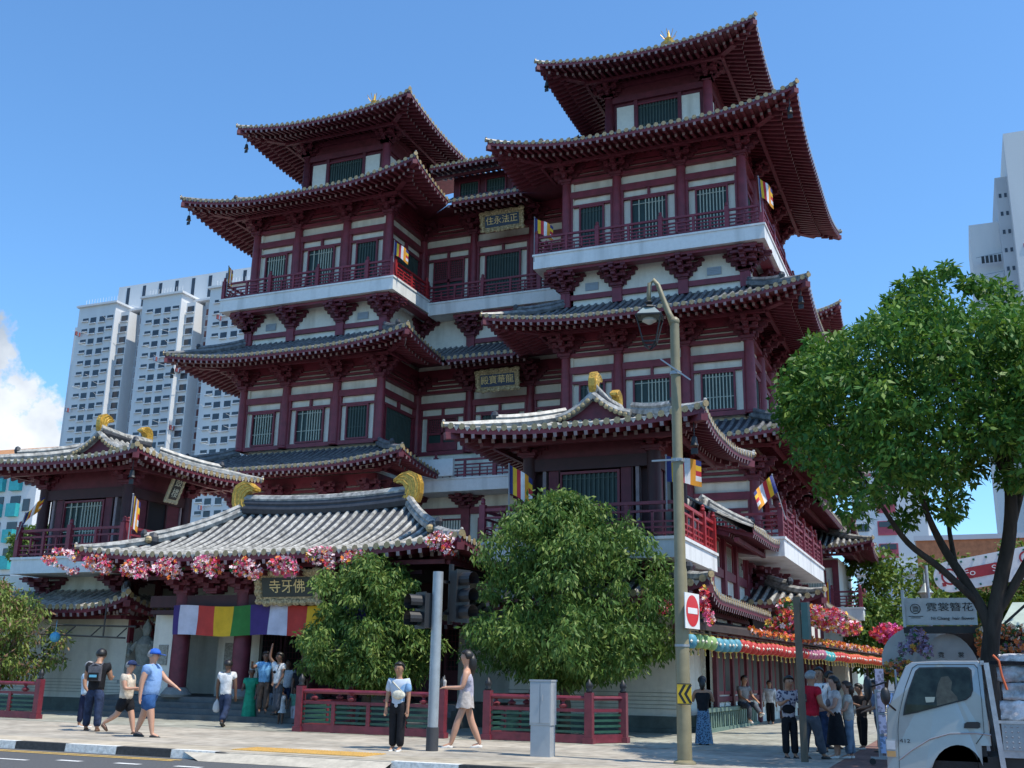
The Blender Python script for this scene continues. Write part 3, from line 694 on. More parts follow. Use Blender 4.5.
def banner():
    x0, x1 = -22.45, -15.4; n = 11; cols = ['p', 'w', 'r', 'y', 'g']*3; order = ['p', 'w', 'r', 'y', 'g', 'p', 'w', 'r', 'y', 'g', 'p']
    M = {'p': mat('violet_cloth', (.055, .03, .16), .85), 'w': mat('white_cloth', (.55, .55, .66), .85), 'r': mat('red_cloth', (.48, .045, .035), .85), 'y': mat('yellow_cloth', (.68, .40, .02), .85), 'g': mat('green_cloth', (.03, .17, .035), .85)}
    ks = list(M); b = MB(); W = (x1-x0)/n; S = 6
    for i in range(n):
        w0 = x0+W*i+(.36 if i == 0 else 0); vs = []
        for a in range(S+1):
            x = w0+(W-(.36 if i == 0 else 0))*a/S
            for q in range(5):
                z = 3.22-.86*q/4-.03*sin(x*2.1); y = 26.2+.035*sin(x*5.3+q*.6)+.02*sin(x*13)*q/4
                vs.append((x if i else x+.02*q*(1-a/S), y, z))
        b.add(vs, [(a*5+q, a*5+q+1, a*5+q+6, a*5+q+5) for a in range(S) for q in range(4)], ks.index(order[i]))
    o = b.build('banner', [M[k] for k in ks], None, True)
    tag(o, 'long cloth banner of violet, white, red, yellow and green stripes hung across the gate', 'banner')
banner()

# ------------------------------------------------------------------ light, sky
SUN_EL = R_(63.5); SUN_AZ = R_(-7); SUN_DIR = V((cos(SUN_AZ)*cos(SUN_EL), sin(SUN_AZ)*cos(SUN_EL), sin(SUN_EL))).normalized()
def world():
    w = bpy.data.worlds.new('World'); scene.world = w; w.use_nodes = True; nt = w.node_tree; bg = nt.nodes['Background']
    sky = nt.nodes.new('ShaderNodeTexSky'); sky.sky_type = 'NISHITA'; sky.sun_disc = False
    sky.sun_elevation = SUN_EL; sky.sun_rotation = math.atan2(SUN_DIR.x, SUN_DIR.y); sky.air_density = 1.0; sky.dust_density = .6; sky.ozone_density = 2.5; sky.altitude = 0
    # a bank of cumulus low in the west, and thin streaks high up
    tc = nt.nodes.new('ShaderNodeTexCoord'); nz = nt.nodes.new('ShaderNodeTexNoise'); nz.inputs['Scale'].default_value = 11; nz.inputs['Detail'].default_value = 9; nz.inputs['Roughness'].default_value = .6
    nt.links.new(tc.outputs['Generated'], nz.inputs['Vector'])
    def node(op, a, b=None):
        n = nt.nodes.new('ShaderNodeMath'); n.operation = op
        for i, v in enumerate((a, b)):
            if v is None: continue
            if isinstance(v, (int, float)): n.inputs[i].default_value = v
            else: nt.links.new(v, n.inputs[i])
        return n.outputs[0]
    def blob(d, rad, soft):
        d = V(d).normalized(); vm = nt.nodes.new('ShaderNodeVectorMath'); vm.operation = 'DOT_PRODUCT'; vm.inputs[1].default_value = d
        nt.links.new(tc.outputs['Generated'], vm.inputs[0])
        return node('DIVIDE', node('SUBTRACT', vm.outputs['Value'], cos(rad)), 1-cos(soft))
    c1 = blob((-.86, .62, .125), R_(10), R_(10)); c2 = blob((-.93, .50, .15), R_(13), R_(13)); c3 = blob((.42, .9, .13), R_(9), R_(12))
    mx = node('MAXIMUM', node('MAXIMUM', c1, c2), c3)
    f = node('ADD', node('MULTIPLY', mx, 1.6), node('MULTIPLY', node('SUBTRACT', nz.outputs['Fac'], .5), 3.6))
    r = nt.nodes.new('ShaderNodeMapRange'); r.inputs['From Min'].default_value = .0; r.inputs['From Max'].default_value = .22; nt.links.new(f, r.inputs['Value'])
    n2 = nt.nodes.new('ShaderNodeTexNoise'); n2.inputs['Scale'].default_value = 16; n2.inputs['Detail'].default_value = 8; nt.links.new(tc.outputs['Generated'], n2.inputs['Vector'])
    cr = nt.nodes.new('ShaderNodeValToRGB'); cr.color_ramp.elements[0].color = (2.7, 3.2, 3.9, 1); cr.color_ramp.elements[1].color = (5.6, 5.9, 6.3, 1)
    cr.color_ramp.elements[0].position = .35; cr.color_ramp.elements[1].position = .68; nt.links.new(n2.outputs['Fac'], cr.inputs['Fac'])
    tint = nt.nodes.new('ShaderNodeMix'); tint.data_type = 'RGBA'; tint.blend_type = 'MULTIPLY'; tint.inputs[0].default_value = 1; tint.inputs[7].default_value = (.76, 1.12, 1.35, 1); nt.links.new(sky.outputs[0], tint.inputs[6])
    mix = nt.nodes.new('ShaderNodeMix'); mix.data_type = 'RGBA'; nt.links.new(r.outputs[0], mix.inputs[0]); nt.links.new(tint.outputs[2], mix.inputs[6]); nt.links.new(cr.outputs[0], mix.inputs[7])
    nt.links.new(mix.outputs[2], bg.inputs['Color']); bg.inputs['Strength'].default_value = .155
    sl = bpy.data.lights.new('sun', 'SUN'); sl.energy = 4.6; sl.angle = R_(.5); sl.color = (1, .93, .81); so = bpy.data.objects.new('sun', sl); COL.objects.link(so)
    so.rotation_euler = SUN_DIR.to_track_quat('Z', 'Y').to_euler(); so.location = (0, 0, 50)
    scene.view_settings.view_transform = 'Standard'; scene.view_settings.look = 'None'; scene.view_settings.exposure = 0.25; scene.view_settings.gamma = 1
world()

# ------------------------------------------------------------------ ground
def slabs(name, col, sx, sy, joint, rough=.85, var=.15, off=0.):
    M = mat(name, col, rough, var*1.7, .55, .15); nt = M.node_tree; b = nt.nodes['Principled BSDF']
    ramp = [x for x in nt.nodes if x.type == 'VALTORGB'][0]; tc = [x for x in nt.nodes if x.type == 'TEX_COORD'][0]
    br = nt.nodes.new('ShaderNodeTexBrick'); br.inputs['Scale'].default_value = 1; br.inputs['Brick Width'].default_value = sx; br.inputs['Row Height'].default_value = sy
    br.inputs['Mortar Size'].default_value = .012; br.offset = off; br.inputs['Color1'].default_value = (1, 1, 1, 1); br.inputs['Color2'].default_value = (.82, .84, .85, 1); br.inputs['Mortar'].default_value = (joint, joint, joint, 1)
    nt.links.new(tc.outputs['Object'], br.inputs['Vector'])
    mx = nt.nodes.new('ShaderNodeMix'); mx.data_type = 'RGBA'; mx.blend_type = 'MULTIPLY'; mx.inputs[0].default_value = 1
    n = nt.nodes.new('ShaderNodeTexNoise'); n.inputs['Scale'].default_value = 4; n.inputs['Detail'].default_value = 12; nt.links.new(tc.outputs['Object'], n.inputs['Vector'])
    rr = nt.nodes.new('ShaderNodeValToRGB'); rr.color_ramp.elements[0].color = (.72, .7, .68, 1); rr.color_ramp.elements[1].color = (1.08, 1.08, 1.08, 1); rr.color_ramp.elements[0].position = .3; rr.color_ramp.elements[1].position = .6
    nt.links.new(n.outputs['Fac'], rr.inputs['Fac'])
    m2 = nt.nodes.new('ShaderNodeMix'); m2.data_type = 'RGBA'; m2.blend_type = 'MULTIPLY'; m2.inputs[0].default_value = 1
    nt.links.new(ramp.outputs['Color'], mx.inputs[6]); nt.links.new(br.outputs['Color'], mx.inputs[7]); nt.links.new(mx.outputs[2], m2.inputs[6]); nt.links.new(rr.outputs['Color'], m2.inputs[7]); nt.links.new(m2.outputs[2], b.inputs['Base Color'])
    return M
def sheet(name, x0, x1, y0, y1, z, M, n=1):
    b = MB(); b.add([(x0, y0, z), (x1, y0, z), (x1, y1, z), (x0, y1, z)], [(0, 1, 2, 3)]); return tag(b.build(name, M), kind='structure')
KY = 15.95      # kerb line of the main road
ASPH = mat('asphalt', (.085, .087, .09), .9, .25, 30., .4, .3)
def ground():
    sheet('ground', -900, 900, -300, 1200, -.16, mat('earth', (.16, .15, .13), .95, .2, .3))
    sheet('road', -120, 60, -30, KY, -.13, ASPH)
    b = MB(); b.box(-120, -2.3, KY, 130, -.13, 0); tag(b.build('pavement', slabs('tan_paving', (.40, .355, .29), 1.2, .6, .75, off=.5)), kind='structure')
    b = MB(); b.box(-2.3, 40, KY+.0, 130, -.13, -.004); tag(b.build('side_pavement', slabs('red_brick_paving', (.23, .12, .095), .22, .11, .7, off=.5)), kind='structure')
    sheet('temple_forecourt', -60, -2.3, 22.1, 31.9, .004, slabs('grey_green_granite', (.33, .325, .27), .9, .9, .6))
    sheet('temple_lane', -7.0, -2.3, 31.9, 100, .004, slabs('lane_granite', (.33, .32, .275), .9, .9, .6))
    sheet('gutter_strip', -120, -2.3, KY+.16, KY+1.15, .003, slabs('pale_concrete', (.46, .395, .30), 3.0, 3.0, .8))
    # painted kerb stones, black and white
    def kerb(x0, x1, start):
        k = start; x = x0; w = MB(); bl = MB(); L = 1.22
        while x < x1-.01:
            b = (w, bl)[k % 2]; e = min(x+L, x1)
            b.add([(x+.008, KY-.04, -.14), (e-.008, KY-.04, -.14), (e-.008, KY-.02, .008), (x+.008, KY-.02, .008), (x+.008, KY+.15, .008), (e-.008, KY+.15, .008)], [(0, 1, 2, 3), (3, 2, 5, 4)])
            x = e; k += 1
        M = [mat('kerb_white', (.60, .60, .57), .8, .25, 14., .3), mat('kerb_black', (.035, .035, .035), .75, .35, 14., .3)]
        tag(w.build('kerb', M[0]), kind='structure'); tag(bl.build('kerb', M[1]), kind='structure')
    kerb(-40.0, -12.2, 0); kerb(-8.75, -2.4, 0)
    b = MB(); b.add([(-12.2, KY-.03, -.13), (-11.2, KY-.03, -.125), (-12.2, KY-.03, .005), (-12.2, KY+.1, .005), (-11.2, KY+.1, -.02)], [(0, 1, 2), (2, 1, 4, 3)]); tag(b.build('kerb_ramp', MATS['kerb_black']), kind='structure')
    b = MB()
    for x0, x1 in ((-8.78, -2.4),): b.box(x0, x1, KY-.3, KY-.06, -.128, -.122)
    b = MB(); b.add([(-12.25, KY-.4, -.126), (-8.72, KY-.4, -.126), (-8.72, KY+.05, .006), (-12.25, KY+.05, .006)], [(0, 1, 2, 3)]); b.add([(-12.25, KY-.4, -.126), (-12.25, KY+.05, .006), (-13.0, KY+.05, .0)], [(0, 1, 2)]); tag(b.build('drop_kerb', mat('drop', (.42, .38, .31), .85, .2, 5.)), kind='structure')
    YL = mat('yellow_road_paint', (.55, .36, .10), .8, .3, 20.); WL = mat('white_road_paint', (.6, .6, .58), .8, .25, 20.)
    for yy in (KY-.42, KY-.62): sheet('yellow_line', -60, -12.6, yy-.05, yy+.05, -.124, YL)
    sheet('white_line', -60, -14.55, 14.0, 14.12, -.124, WL)
    for i in range(16): sheet('crossing_mark', -14.2+1.15*i, -13.7+1.15*i, 14.3+.09*min(i, 6), 14.45+.09*min(i, 6), -.124, WL)
    # tactile paving
    b = MB(); x0, x1 = -12.3, -9.6; b.box(x0, x1, KY+.55, KY+1.35, 0, .012)
    for i in range(45):
        for j in range(13): 
            x = x0+.03+.06*i; y = KY+.58+.06*j; b.lathe([(.022, 0), (.014, .008)], (x, y, .012), 5)
    tag(b.build('tactile_paving', mat('tactile_ochre', (.50, .29, .07), .8, .2, 10.)), kind='structure')
ground()

# ------------------------------------------------------------------ vegetation
def leaf_mat(name, a, b, c, sc=1.4):
    M = mat(name, a, .55, 0, sc, 0, .3, trans=.28); nt = M.node_tree; r = [x for x in nt.nodes if x.type == 'VALTORGB'][0]
    r.color_ramp.elements[0].color = (*a, 1); r.color_ramp.elements[1].color = (*c, 1); e = r.color_ramp.elements.new(.5); e.color = (*b, 1)
    n = [x for x in nt.nodes if x.type == 'TEX_NOISE'][0]; n.inputs['Detail'].default_value = 12; n.inputs['Roughness'].default_value = .8
    return M
def leaf_cloud(name, cen, rad, per, L, M, parent, droop=.3, wid=.4, shell=.35, alt_share=None):
    """cen (N,3), rad (N,): leaf-sized faces spread through each clump"""
    cen = np.asarray(cen, float); N = len(cen)*per
    c = np.repeat(cen, per, 0); r = np.repeat(np.asarray(rad, float), per)
    d = RNG.normal(size=(N, 3)); d /= np.linalg.norm(d, axis=1)[:, None]
    rr = r*(shell+(1-shell)*RNG.random(N))**.7
    p = c+d*rr[:, None]*np.array([1, 1, .8])
    a = RNG.normal(size=(N, 3))+d*.7; a[:, 2] -= droop*2; a /= np.linalg.norm(a, axis=1)[:, None]
    b = np.cross(a, RNG.normal(size=(N, 3))+np.array([0, 0, 1.2])); b /= np.linalg.norm(b, axis=1)[:, None]
    l = (L*(.6+.8*RNG.random(N)))[:, None]; w = l*wid
    v = np.empty((N, 4, 3)); v[:, 0] = p; v[:, 1] = p+a*l*.45+b*w*.5; v[:, 2] = p+a*l; v[:, 3] = p+a*l*.45-b*w*.5
    me = bpy.data.meshes.new(name); me.vertices.add(N*4); me.vertices.foreach_set('co', v.ravel()); me.loops.add(N*4); me.loops.foreach_set('vertex_index', np.arange(N*4, dtype=np.int32))
    me.polygons.add(N); me.polygons.foreach_set('loop_start', np.arange(0, N*4, 4, dtype=np.int32)); me.polygons.foreach_set('loop_total', np.full(N, 4, dtype=np.int32))
    Ms = M if isinstance(M, (list, tuple)) else [M]
    for q in Ms: me.materials.append(q)
    if len(Ms) > 1: me.polygons.foreach_set('material_index', (np.repeat(RNG.random(len(cen)), per)*.0+RNG.random(N) < alt_share).astype(np.int32))  # random share of the leaves takes the second colour
    me.update(); me.validate(); o = bpy.data.objects.new(name, me); COL.objects.link(o)
    if parent: put(o, parent)
    return o
BARK = mat('bark', (.085, .065, .05), .95, .35, 5., .8, .2, stretch=(1, 1, .25))
BARKD = mat('dark_bark', (.05, .042, .036), .95, .35, 5., .8, .2, stretch=(1, 1, .25))
def dome_tree(label, c, R, zt, zw, zb, L, M, n=260, per=75, alt_share=.5, group=None, ry=None, rough=.13):
    """dense clipped round tree: widest at zw, top zt, underside zb"""
    T = thing('clipped_tree', label, 'tree', (c[0], c[1], 0), 0, group); ry = ry or R
    cen = []; rad = []
    for i in range(n):
        th = random.uniform(0, 2*pi); s = random.uniform(-1, 1); k = random.random()**.33*.94 if i % 3 else random.uniform(.2, .6)
        h = (zw+(zt-zw)*s) if s > 0 else zw+(zw-zb)*s
        rr = math.sqrt(max(0, 1-abs(s)**(1.9 if s > 0 else 2.6)))*k*(1+rough*sin(3*th+2*s)+rough*.6*sin(7*th+5*s))
        cen.append((c[0]+R*.92*rr*cos(th), c[1]+ry*.92*rr*sin(th), zw+(h-zw)*(.93 if s > 0 else .9))); rad.append(random.uniform(.22, .46)*R/2.6)
    leaf_cloud('crown', cen, rad, per, L, M, T, .8, .33, .15, alt_share=alt_share)
    b = MB(); b.tube([(c[0], c[1], 0), (c[0]+.05, c[1], .7), (c[0]-.05, c[1]+.05, 1.5), (c[0], c[1], zw)], [.17, .13, .12, .08], 9)
    for k in range(7):
        th = k*.9; b.tube([(c[0], c[1], .9+.08*k), (c[0]+.5*cos(th), c[1]+.5*sin(th), 1.6+.12*k), (c[0]+.66*R*cos(th), c[1]+.66*R*sin(th), zw+.5*sin(k))], [.07, .05, .02], 6)
    b.build('trunk', BARK, T, True); return T
FIC = leaf_mat('ficus_leaf', (.03, .08, .018), (.085, .165, .032), (.17, .27, .06)); FICL = leaf_mat('ficus_pale_leaf', (.12, .18, .035), (.19, .26, .06), (.27, .34, .09))  # second ficus colour is a paler green
PNK = leaf_mat('russet_shoot', (.16, .10, .06), (.25, .15, .10), (.3, .22, .12))
dome_tree('big round clipped tree with dark green crown behind the fence right of the traffic lights', (-9.2, 25.3), 2.98, 6.02, 2.6, 1.25, .16, [FIC, FICL], 480, 105, .2)
dome_tree('smaller round clipped tree hiding the right side of the gate', (-14.75, 25.3), 2.27, 4.6, 2.3, .95, .15, [FIC, FICL], 330, 105, .4)
dome_tree('clipped tree with reddish young shoots at the left edge behind the short fence', (-28.6, 25.2), 2.6, 4.1, 2.2, .75, .16, [FICL, PNK], 300, 80, .22)
def limb_tree(name, label, base, limbs, cl, per, L, M, alt_share, bark=BARK, droop=.35, shell=.2):
    T = thing(name, label, 'tree', base); b = MB()
    for pts, rs in limbs:
        # smooth the limb
        P = [V(p) for p in pts]; Q = []; RR = []
        for i in range(len(P)-1):
            for k in range(4):
                t = k/4; p0 = P[max(i-1, 0)]; p3 = P[min(i+2, len(P)-1)]
                Q.append(.5*((2*P[i])+(-p0+P[i+1])*t+(2*p0-5*P[i]+4*P[i+1]-p3)*t*t+(-p0+3*P[i]-3*P[i+1]+p3)*t**3)); RR.append(rs[i]*(1-t)+rs[i+1]*t)
        Q.append(P[-1]); RR.append(rs[-1]); b.tube(Q, RR, 9)
    b.build('trunk', bark, T, True)
    leaf_cloud('crown', [c[:3] for c in cl], [c[3] for c in cl], per, L, M, T, droop, .42, shell, alt_share)
    return T
BIGL = leaf_mat('street_tree_leaf', (.022, .07, .014), (.05, .145, .022), (.11, .24, .035)); BIGY = leaf_mat('street_tree_pale_leaf', (.07, .15, .02), (.13, .23, .03), (.20, .32, .05))
def big_tree():
    B = V((.42, 21.5, 0)); def_ = []
    p = lambda px, py, y=21.5: tuple(atY(px, py, y))
    limbs = [([B, p(991, 700), p(991, 640), p(1000, 585), p(1010, 530), p(1009, 470), p(995, 400), p(978, 340)], [.19, .175, .15, .13, .12, .1, .07, .03]),
             ([p(991, 650), p(986, 618), p(966, 582), p(942, 545), p(924, 505, 21.), p(905, 440, 20.5)], [.09, .1, .09, .075, .05, .02]),
             ([p(978, 603), p(940, 568, 21.2), p(908, 543, 20.8), p(883, 508, 20.3), p(852, 460, 20)], [.07, .065, .055, .04, .015]),
             ([p(955, 562), p(948, 520, 22), p(945, 460, 22.5)], [.05, .04, .02]),
             ([p(994, 618), p(1020, 575), p(1060, 500), p(1100, 440)], [.09, .08, .06, .03]),
             ([p(1010, 528), p(1030, 455, 22.5), p(1050, 380, 23)], [.1, .07, .03]), ([p(1009, 480), p(965, 400, 20.5), p(930, 340, 20)], [.08, .05, .02])]
    # crown envelope given by its silhouette, in depth a flattened ball
    env = [(785, 375, 425), (800, 350, 465), (830, 335, 508), (855, 320, 530), (885, 305, 512), (915, 290, 495), (940, 275, 500), (965, 290, 495), (990, 300, 470), (1020, 285, 490), (1060, 275, 500), (1100, 300, 490), (1130, 350, 450)]
    cl = []; rr = random.Random(5)
    def span(x):
        for a, b in zip(env[:-1], env[1:]):
            if a[0] <= x <= b[0]:
                t = (x-a[0])/(b[0]-a[0]); return a[1]+(b[1]-a[1])*t, a[2]+(b[2]-a[2])*t
        return 380, 400
    while len(cl) < 620:
        x = rr.uniform(790, 1130); lo, hi = span(x); y = rr.uniform(lo+13, hi-13); 
        e = min(1, (x-782)/95, (y-lo+14)/75, (hi-y+14)/75); dep = 2.9*math.sqrt(max(.04, 1-(1-e)**2))
        cl.append((*atY(x, y, 21.2+rr.uniform(-dep, dep)), rr.uniform(.28, .5)))
    for x, y, r in ((905, 288, .22), (922, 278, .2), (948, 270, .2), (935, 285, .3), (968, 283, .2), (985, 286, .25), (893, 300, .2), (812, 342, .18), (798, 362, .22), (790, 395, .2), (792, 420, .25), (905, 520, .25), (955, 500, .3), (925, 505, .28), (1010, 480, .25), (870, 330, .3), (1000, 290, .3), (950, 515, .18), (912, 300, .3)):
        for k in range(2): cl.append((*atY(x, y, 21.2+rr.uniform(-1, 1)), r))
    limb_tree('street_tree', 'tall leafy street tree with dark forked trunk beside the lane on the right', B, limbs, cl, 90, .145, [BIGL, BIGY], .4, BARKD)
big_tree()
YEL = leaf_mat('yellow_green_leaf', (.05, .10, .015), (.12, .18, .02), (.24, .28, .04))
def far_tree(label, px, py, w, h, Y, M, group=None, n=90, per=60):
    c = atY(px, py, Y); T = thing('background_tree', label, 'tree', (c.x, Y, 0), 0, group); s = Y/1060*1.1
    cl = []
    for i in range(n):
        th = random.uniform(0, 2*pi); ph = math.acos(random.uniform(-1, 1)); k = random.random()**.4*.9
        cl.append((c.x+w*s/2*k*sin(ph)*cos(th), Y+w*s/2.5*k*sin(ph)*sin(th), c.z+h*s/2*k*cos(ph)))
    leaf_cloud('crown', cl, [w*s*.1]*n, per, .0085*Y*.55, M, T, .3, .5, .2, .35)
    b = MB(); b.tube([(c.x, Y, 0), (c.x+.2, Y, c.z*.6), (c.x, Y, c.z)], [.03*s*40*.2, .2, .1], 7); b.build('trunk', BARK, T, True)
far_tree('yellow green tree behind the hair flower sign, left of the distant street lamp', 888, 600, 95, 110, 62, [YEL, FIC])
far_tree('yellow green tree behind the round arch sign', 960, 610, 110, 100, 66, [YEL, FIC])
far_tree('dark green low tree between the temple lane and the shop', 880, 640, 70, 80, 58, [FIC, YEL])
far_tree('yellow green tree at the right edge behind the street tree trunk', 1030, 600, 100, 110, 64, [YEL, FIC])
far_tree('small tree seen between the left pavilion and the turquoise flats', 30, 545, 60, 75, 44, [FIC, FICL])

# ------------------------------------------------------------------ far buildings
HW = stain('hdb_white', (.62, .63, .64), (.46, .48, .51), .85, .05); HG = mat('hdb_grey', (.45, .47, .50), .85, .06, .2); GLS = mat('window_glass', (.03, .035, .045), .15, .3, .5, 0, .6)
REDW = mat('brown_red_window', (.14, .05, .05), .4, .3, .5)
def block_left():
    Y = 190; T = thing('apartment_block', 'tall white apartment block with rows of small windows behind the left pavilion', 'building', (-170, Y, 0)); b = MB()
    b.box(-206, -194.2, Y+6, Y+20, 0, 86.2, 0); b.box(-195.8, -100, Y+9, Y+22, 0, 97, 0)
    per = 20.2; win = []; x = -192.0; k = 0; big = []
    for k in range(5):
        x0 = -199+per*k
        b.box(x0, x0+11.8, Y+0, Y+12, 0, 88.6, 0); b.box(x0-.5, x0+12.4, Y-.6, Y+12, 88.6, 89.1, 0)     # projecting bay and parapet slab
        b.box(x0+11.8, x0+14.9, Y+1.5, Y+12, 0, 86.6, 0); b.box(x0+14.9, x0+per, Y+5, Y+12, 0, 87.8, 1); b.box(x0+11.8, x0+per, Y+4, Y+12, 87.8, 88.3, 0)
        b.box(x0+11.9, x0+12.25, Y-.5, Y+1.5, 0, 86.6, 0)
        for q in range(12): b.tube([(x0+1+q*.9, Y+1, 89.1), (x0+1+q*.9, Y+1, 91)], .05, 4, 0)
        for fl in range(31):
            z = 85.6-2.78*fl
            if z < 18: break
            for (a, c, h, y) in ((x0+1.6, x0+3.4, .7, Y), (x0+4.1, x0+5.9, 1.5, Y), (x0+7.0, x0+8.8, 1.5, Y), (x0+9.4, x0+11.3, .7, Y)): win.append((a, c, z-h+(0 if h < 1 else .1), z, y, 0))
            big.append((x0+15.4, x0+19.6, z-1.5, z+.15, Y+5, 1)); win.append((x0+12.6, x0+14.6, z-1.5, z, Y+1.5, 0))
    for q in range(11): win.append((-193+5.2*q, -192+5.2*q, 90.6, 96.4, Y+9, 0))
    for fl in range(5): big.append((-202, -197.5, 66-9.5*fl, 68.5-9.5*fl, Y+6, 0))
    b.build('wall', [HW, HG], T)
    rr = random.Random(2); rr.shuffle(win)
    for w in big[:40]:
        m = MB(); m.box(w[0], w[1], w[4]-.05, w[4]-.01, w[2], w[3], 0); m.box(w[0]-.1, w[1]+.1, w[4]-.25, w[4]-.05, w[2]-.25, w[2], 1); o = m.build('window', [REDW if w[5] else GLS, HW], T)
    m = MB()
    for w in win+big[40:]: m.box(w[0], w[1], w[4]-.06, w[4]-.01, w[2], w[3], 0); m.box(w[0]-.15, w[1]+.15, w[4]-.5, w[4]-.06, w[2]-.3, w[2]-.1, 1)
    for q in range(150):
        w = win[q]; m.bar((w[0], w[4]-.3, w[2]-.3), (w[0]+rr.uniform(-1, 1), w[4]-2.4, w[2]-.2), .06, .06, 1)
        if q % 5 == 0:
            for j in range(3): m.box(w[0]-.2, w[0]+.2, w[4]-.8-j*.5, w[4]-.45-j*.5, w[2]-1.3, w[2]-.3, 2+(q+j) % 2)
    o = m.build('small_windows', [GLS, HW, mat('laundry_red', (.3, .08, .08)), mat('laundry_blue', (.2, .25, .35))], T); tag(o, kind='stuff')
block_left()
def block_right():
    Y = 200; T = thing('apartment_tower', 'grey white stepped apartment tower at the right edge of the sky', 'building', (20, Y, 0)); b = MB()
    b.box(6.8, 12.5, Y+3, Y+20, 0, 84.8, 0); b.box(11.9, 14.2, Y, Y+20, 0, 92.3, 1); b.box(13.95, 40, Y-3, Y+20, 0, 99.5, 0); b.build('wall', [HW, HG], T)
    n = 0
    for fl in range(24):
        z = 89-3.6*fl
        if z < 40: break
        for x in (12.3, 13.2):
            m = MB(); m.box(x, x+.45, Y-.06, Y-.01, z-.8, z); m.build('window', GLS, T)
    for fl in range(9):
        z = 81-3.6*fl; m = MB(); m.bar((7.4, Y+1, z), (11.9, Y+.5, z+.3), .12, .12, 0)
        for q in range(5): m.box(8.3+.7*q, 8.8+.7*q, Y+.6, Y+.9, z-1.3, z, 1)
        if fl in (1, 2, 3, 5, 7): m.build('laundry_pole', [STEEL, BLACK if fl % 2 else HG], T)
    m = MB()
    for z in (71, 76.8): m.box(15.2, 26, Y-3.1, Y-3.01, z, z+.7)
    m.box(16.9, 17.6, Y-3.12, Y-3.02, 71.7, 76.8); m.box(15.2, 26, Y-3.1, Y-3.01, 69.2, 69.7); m.build('red_frame', mat('red_trim', (.42, .05, .08)), T)
block_right()
def others():
    T = thing('white_building', 'white building with red windows behind the temple eaves, left of the street tree', 'building', (-7, 150, 0)); b = MB()
    b.box(-13, -3.6, 150, 165, 0, 32, 0); b.box(-13.4, -3.2, 149.4, 150, 15.2, 16.4, 0); b.build('wall', [HW], T)
    for i in range(5):
        m = MB(); z = 17.4+3*i; m.box(-9.9, -7.5, 149.9, 149.99, z, z+1.9, 1); m.box(-9.7, -7.7, 149.85, 149.9, z+1.1, z+1.8, 0); m.build('window', [GLS, mat('pink_red_panel', (.4, .07, .10))], T)
    for i in range(4): m = MB(); m.box(-12.8, -11, 149.9, 149.99, 18+3*i, 19+3*i); m.build('window', GLS, T)
    T = thing('brick_building', 'long brick building behind the branches of the street tree', 'building', (2, 120, 0)); b = MB(); b.box(-4.2, 25, 120, 135, 0, 15.9, 0); b.box(-4.4, 25, 119.8, 135, 15.9, 16.4, 1); b.box(-4.2, 25, 119.9, 120, 11.6, 12.2, 1)
    b.build('wall', [mat('orange_brick', (.42, .17, .08), .9, .2, 2.), HG], T)
    m = MB()
    for i in range(9): m.box(-3+3*i, -1.4+3*i, 119.85, 119.95, 8.4, 10.6)
    m.build('window_band', GLS, T)
    T = thing('low_flats', 'white flats with turquoise balconies at the left edge', 'building', (-105, 90, 0)); b = MB(); b.box(-125, -97.2, 90, 104, 0, 23.5, 0); b.build('wall', HW, T)
    b = MB(); b.add([(-126, 89.3, 24.2), (-97.5, 89.3, 23.4), (-101, 97, 27.8), (-126, 97, 28.2)], [(0, 1, 2, 3)]); b.add([(-97.5, 89.3, 23.4), (-97.5, 105, 23.4), (-101, 97, 27.8)], [(0, 1, 2)]); b.build('roof', mat('terracotta_roof', (.40, .19, .08), .85, .2, 1.), T)
    for i in range(6):
        z = 6+3*i
        for x in (-103.5, -100.9):
            m = MB(); m.box(x, x+1.5, 89.4, 90, z, z+1.5, 0); m.box(x, x+1.5, 89.9, 89.99, z+1.5, z+2.4, 1); m.build('balcony', [mat('turquoise_panel', (.03, .33, .36), .5), GLS], T)
        m = MB(); m.box(-98.9, -97.9, 89.9, 89.99, z+.6, z+2); m.build('window', GLS, T)
others()

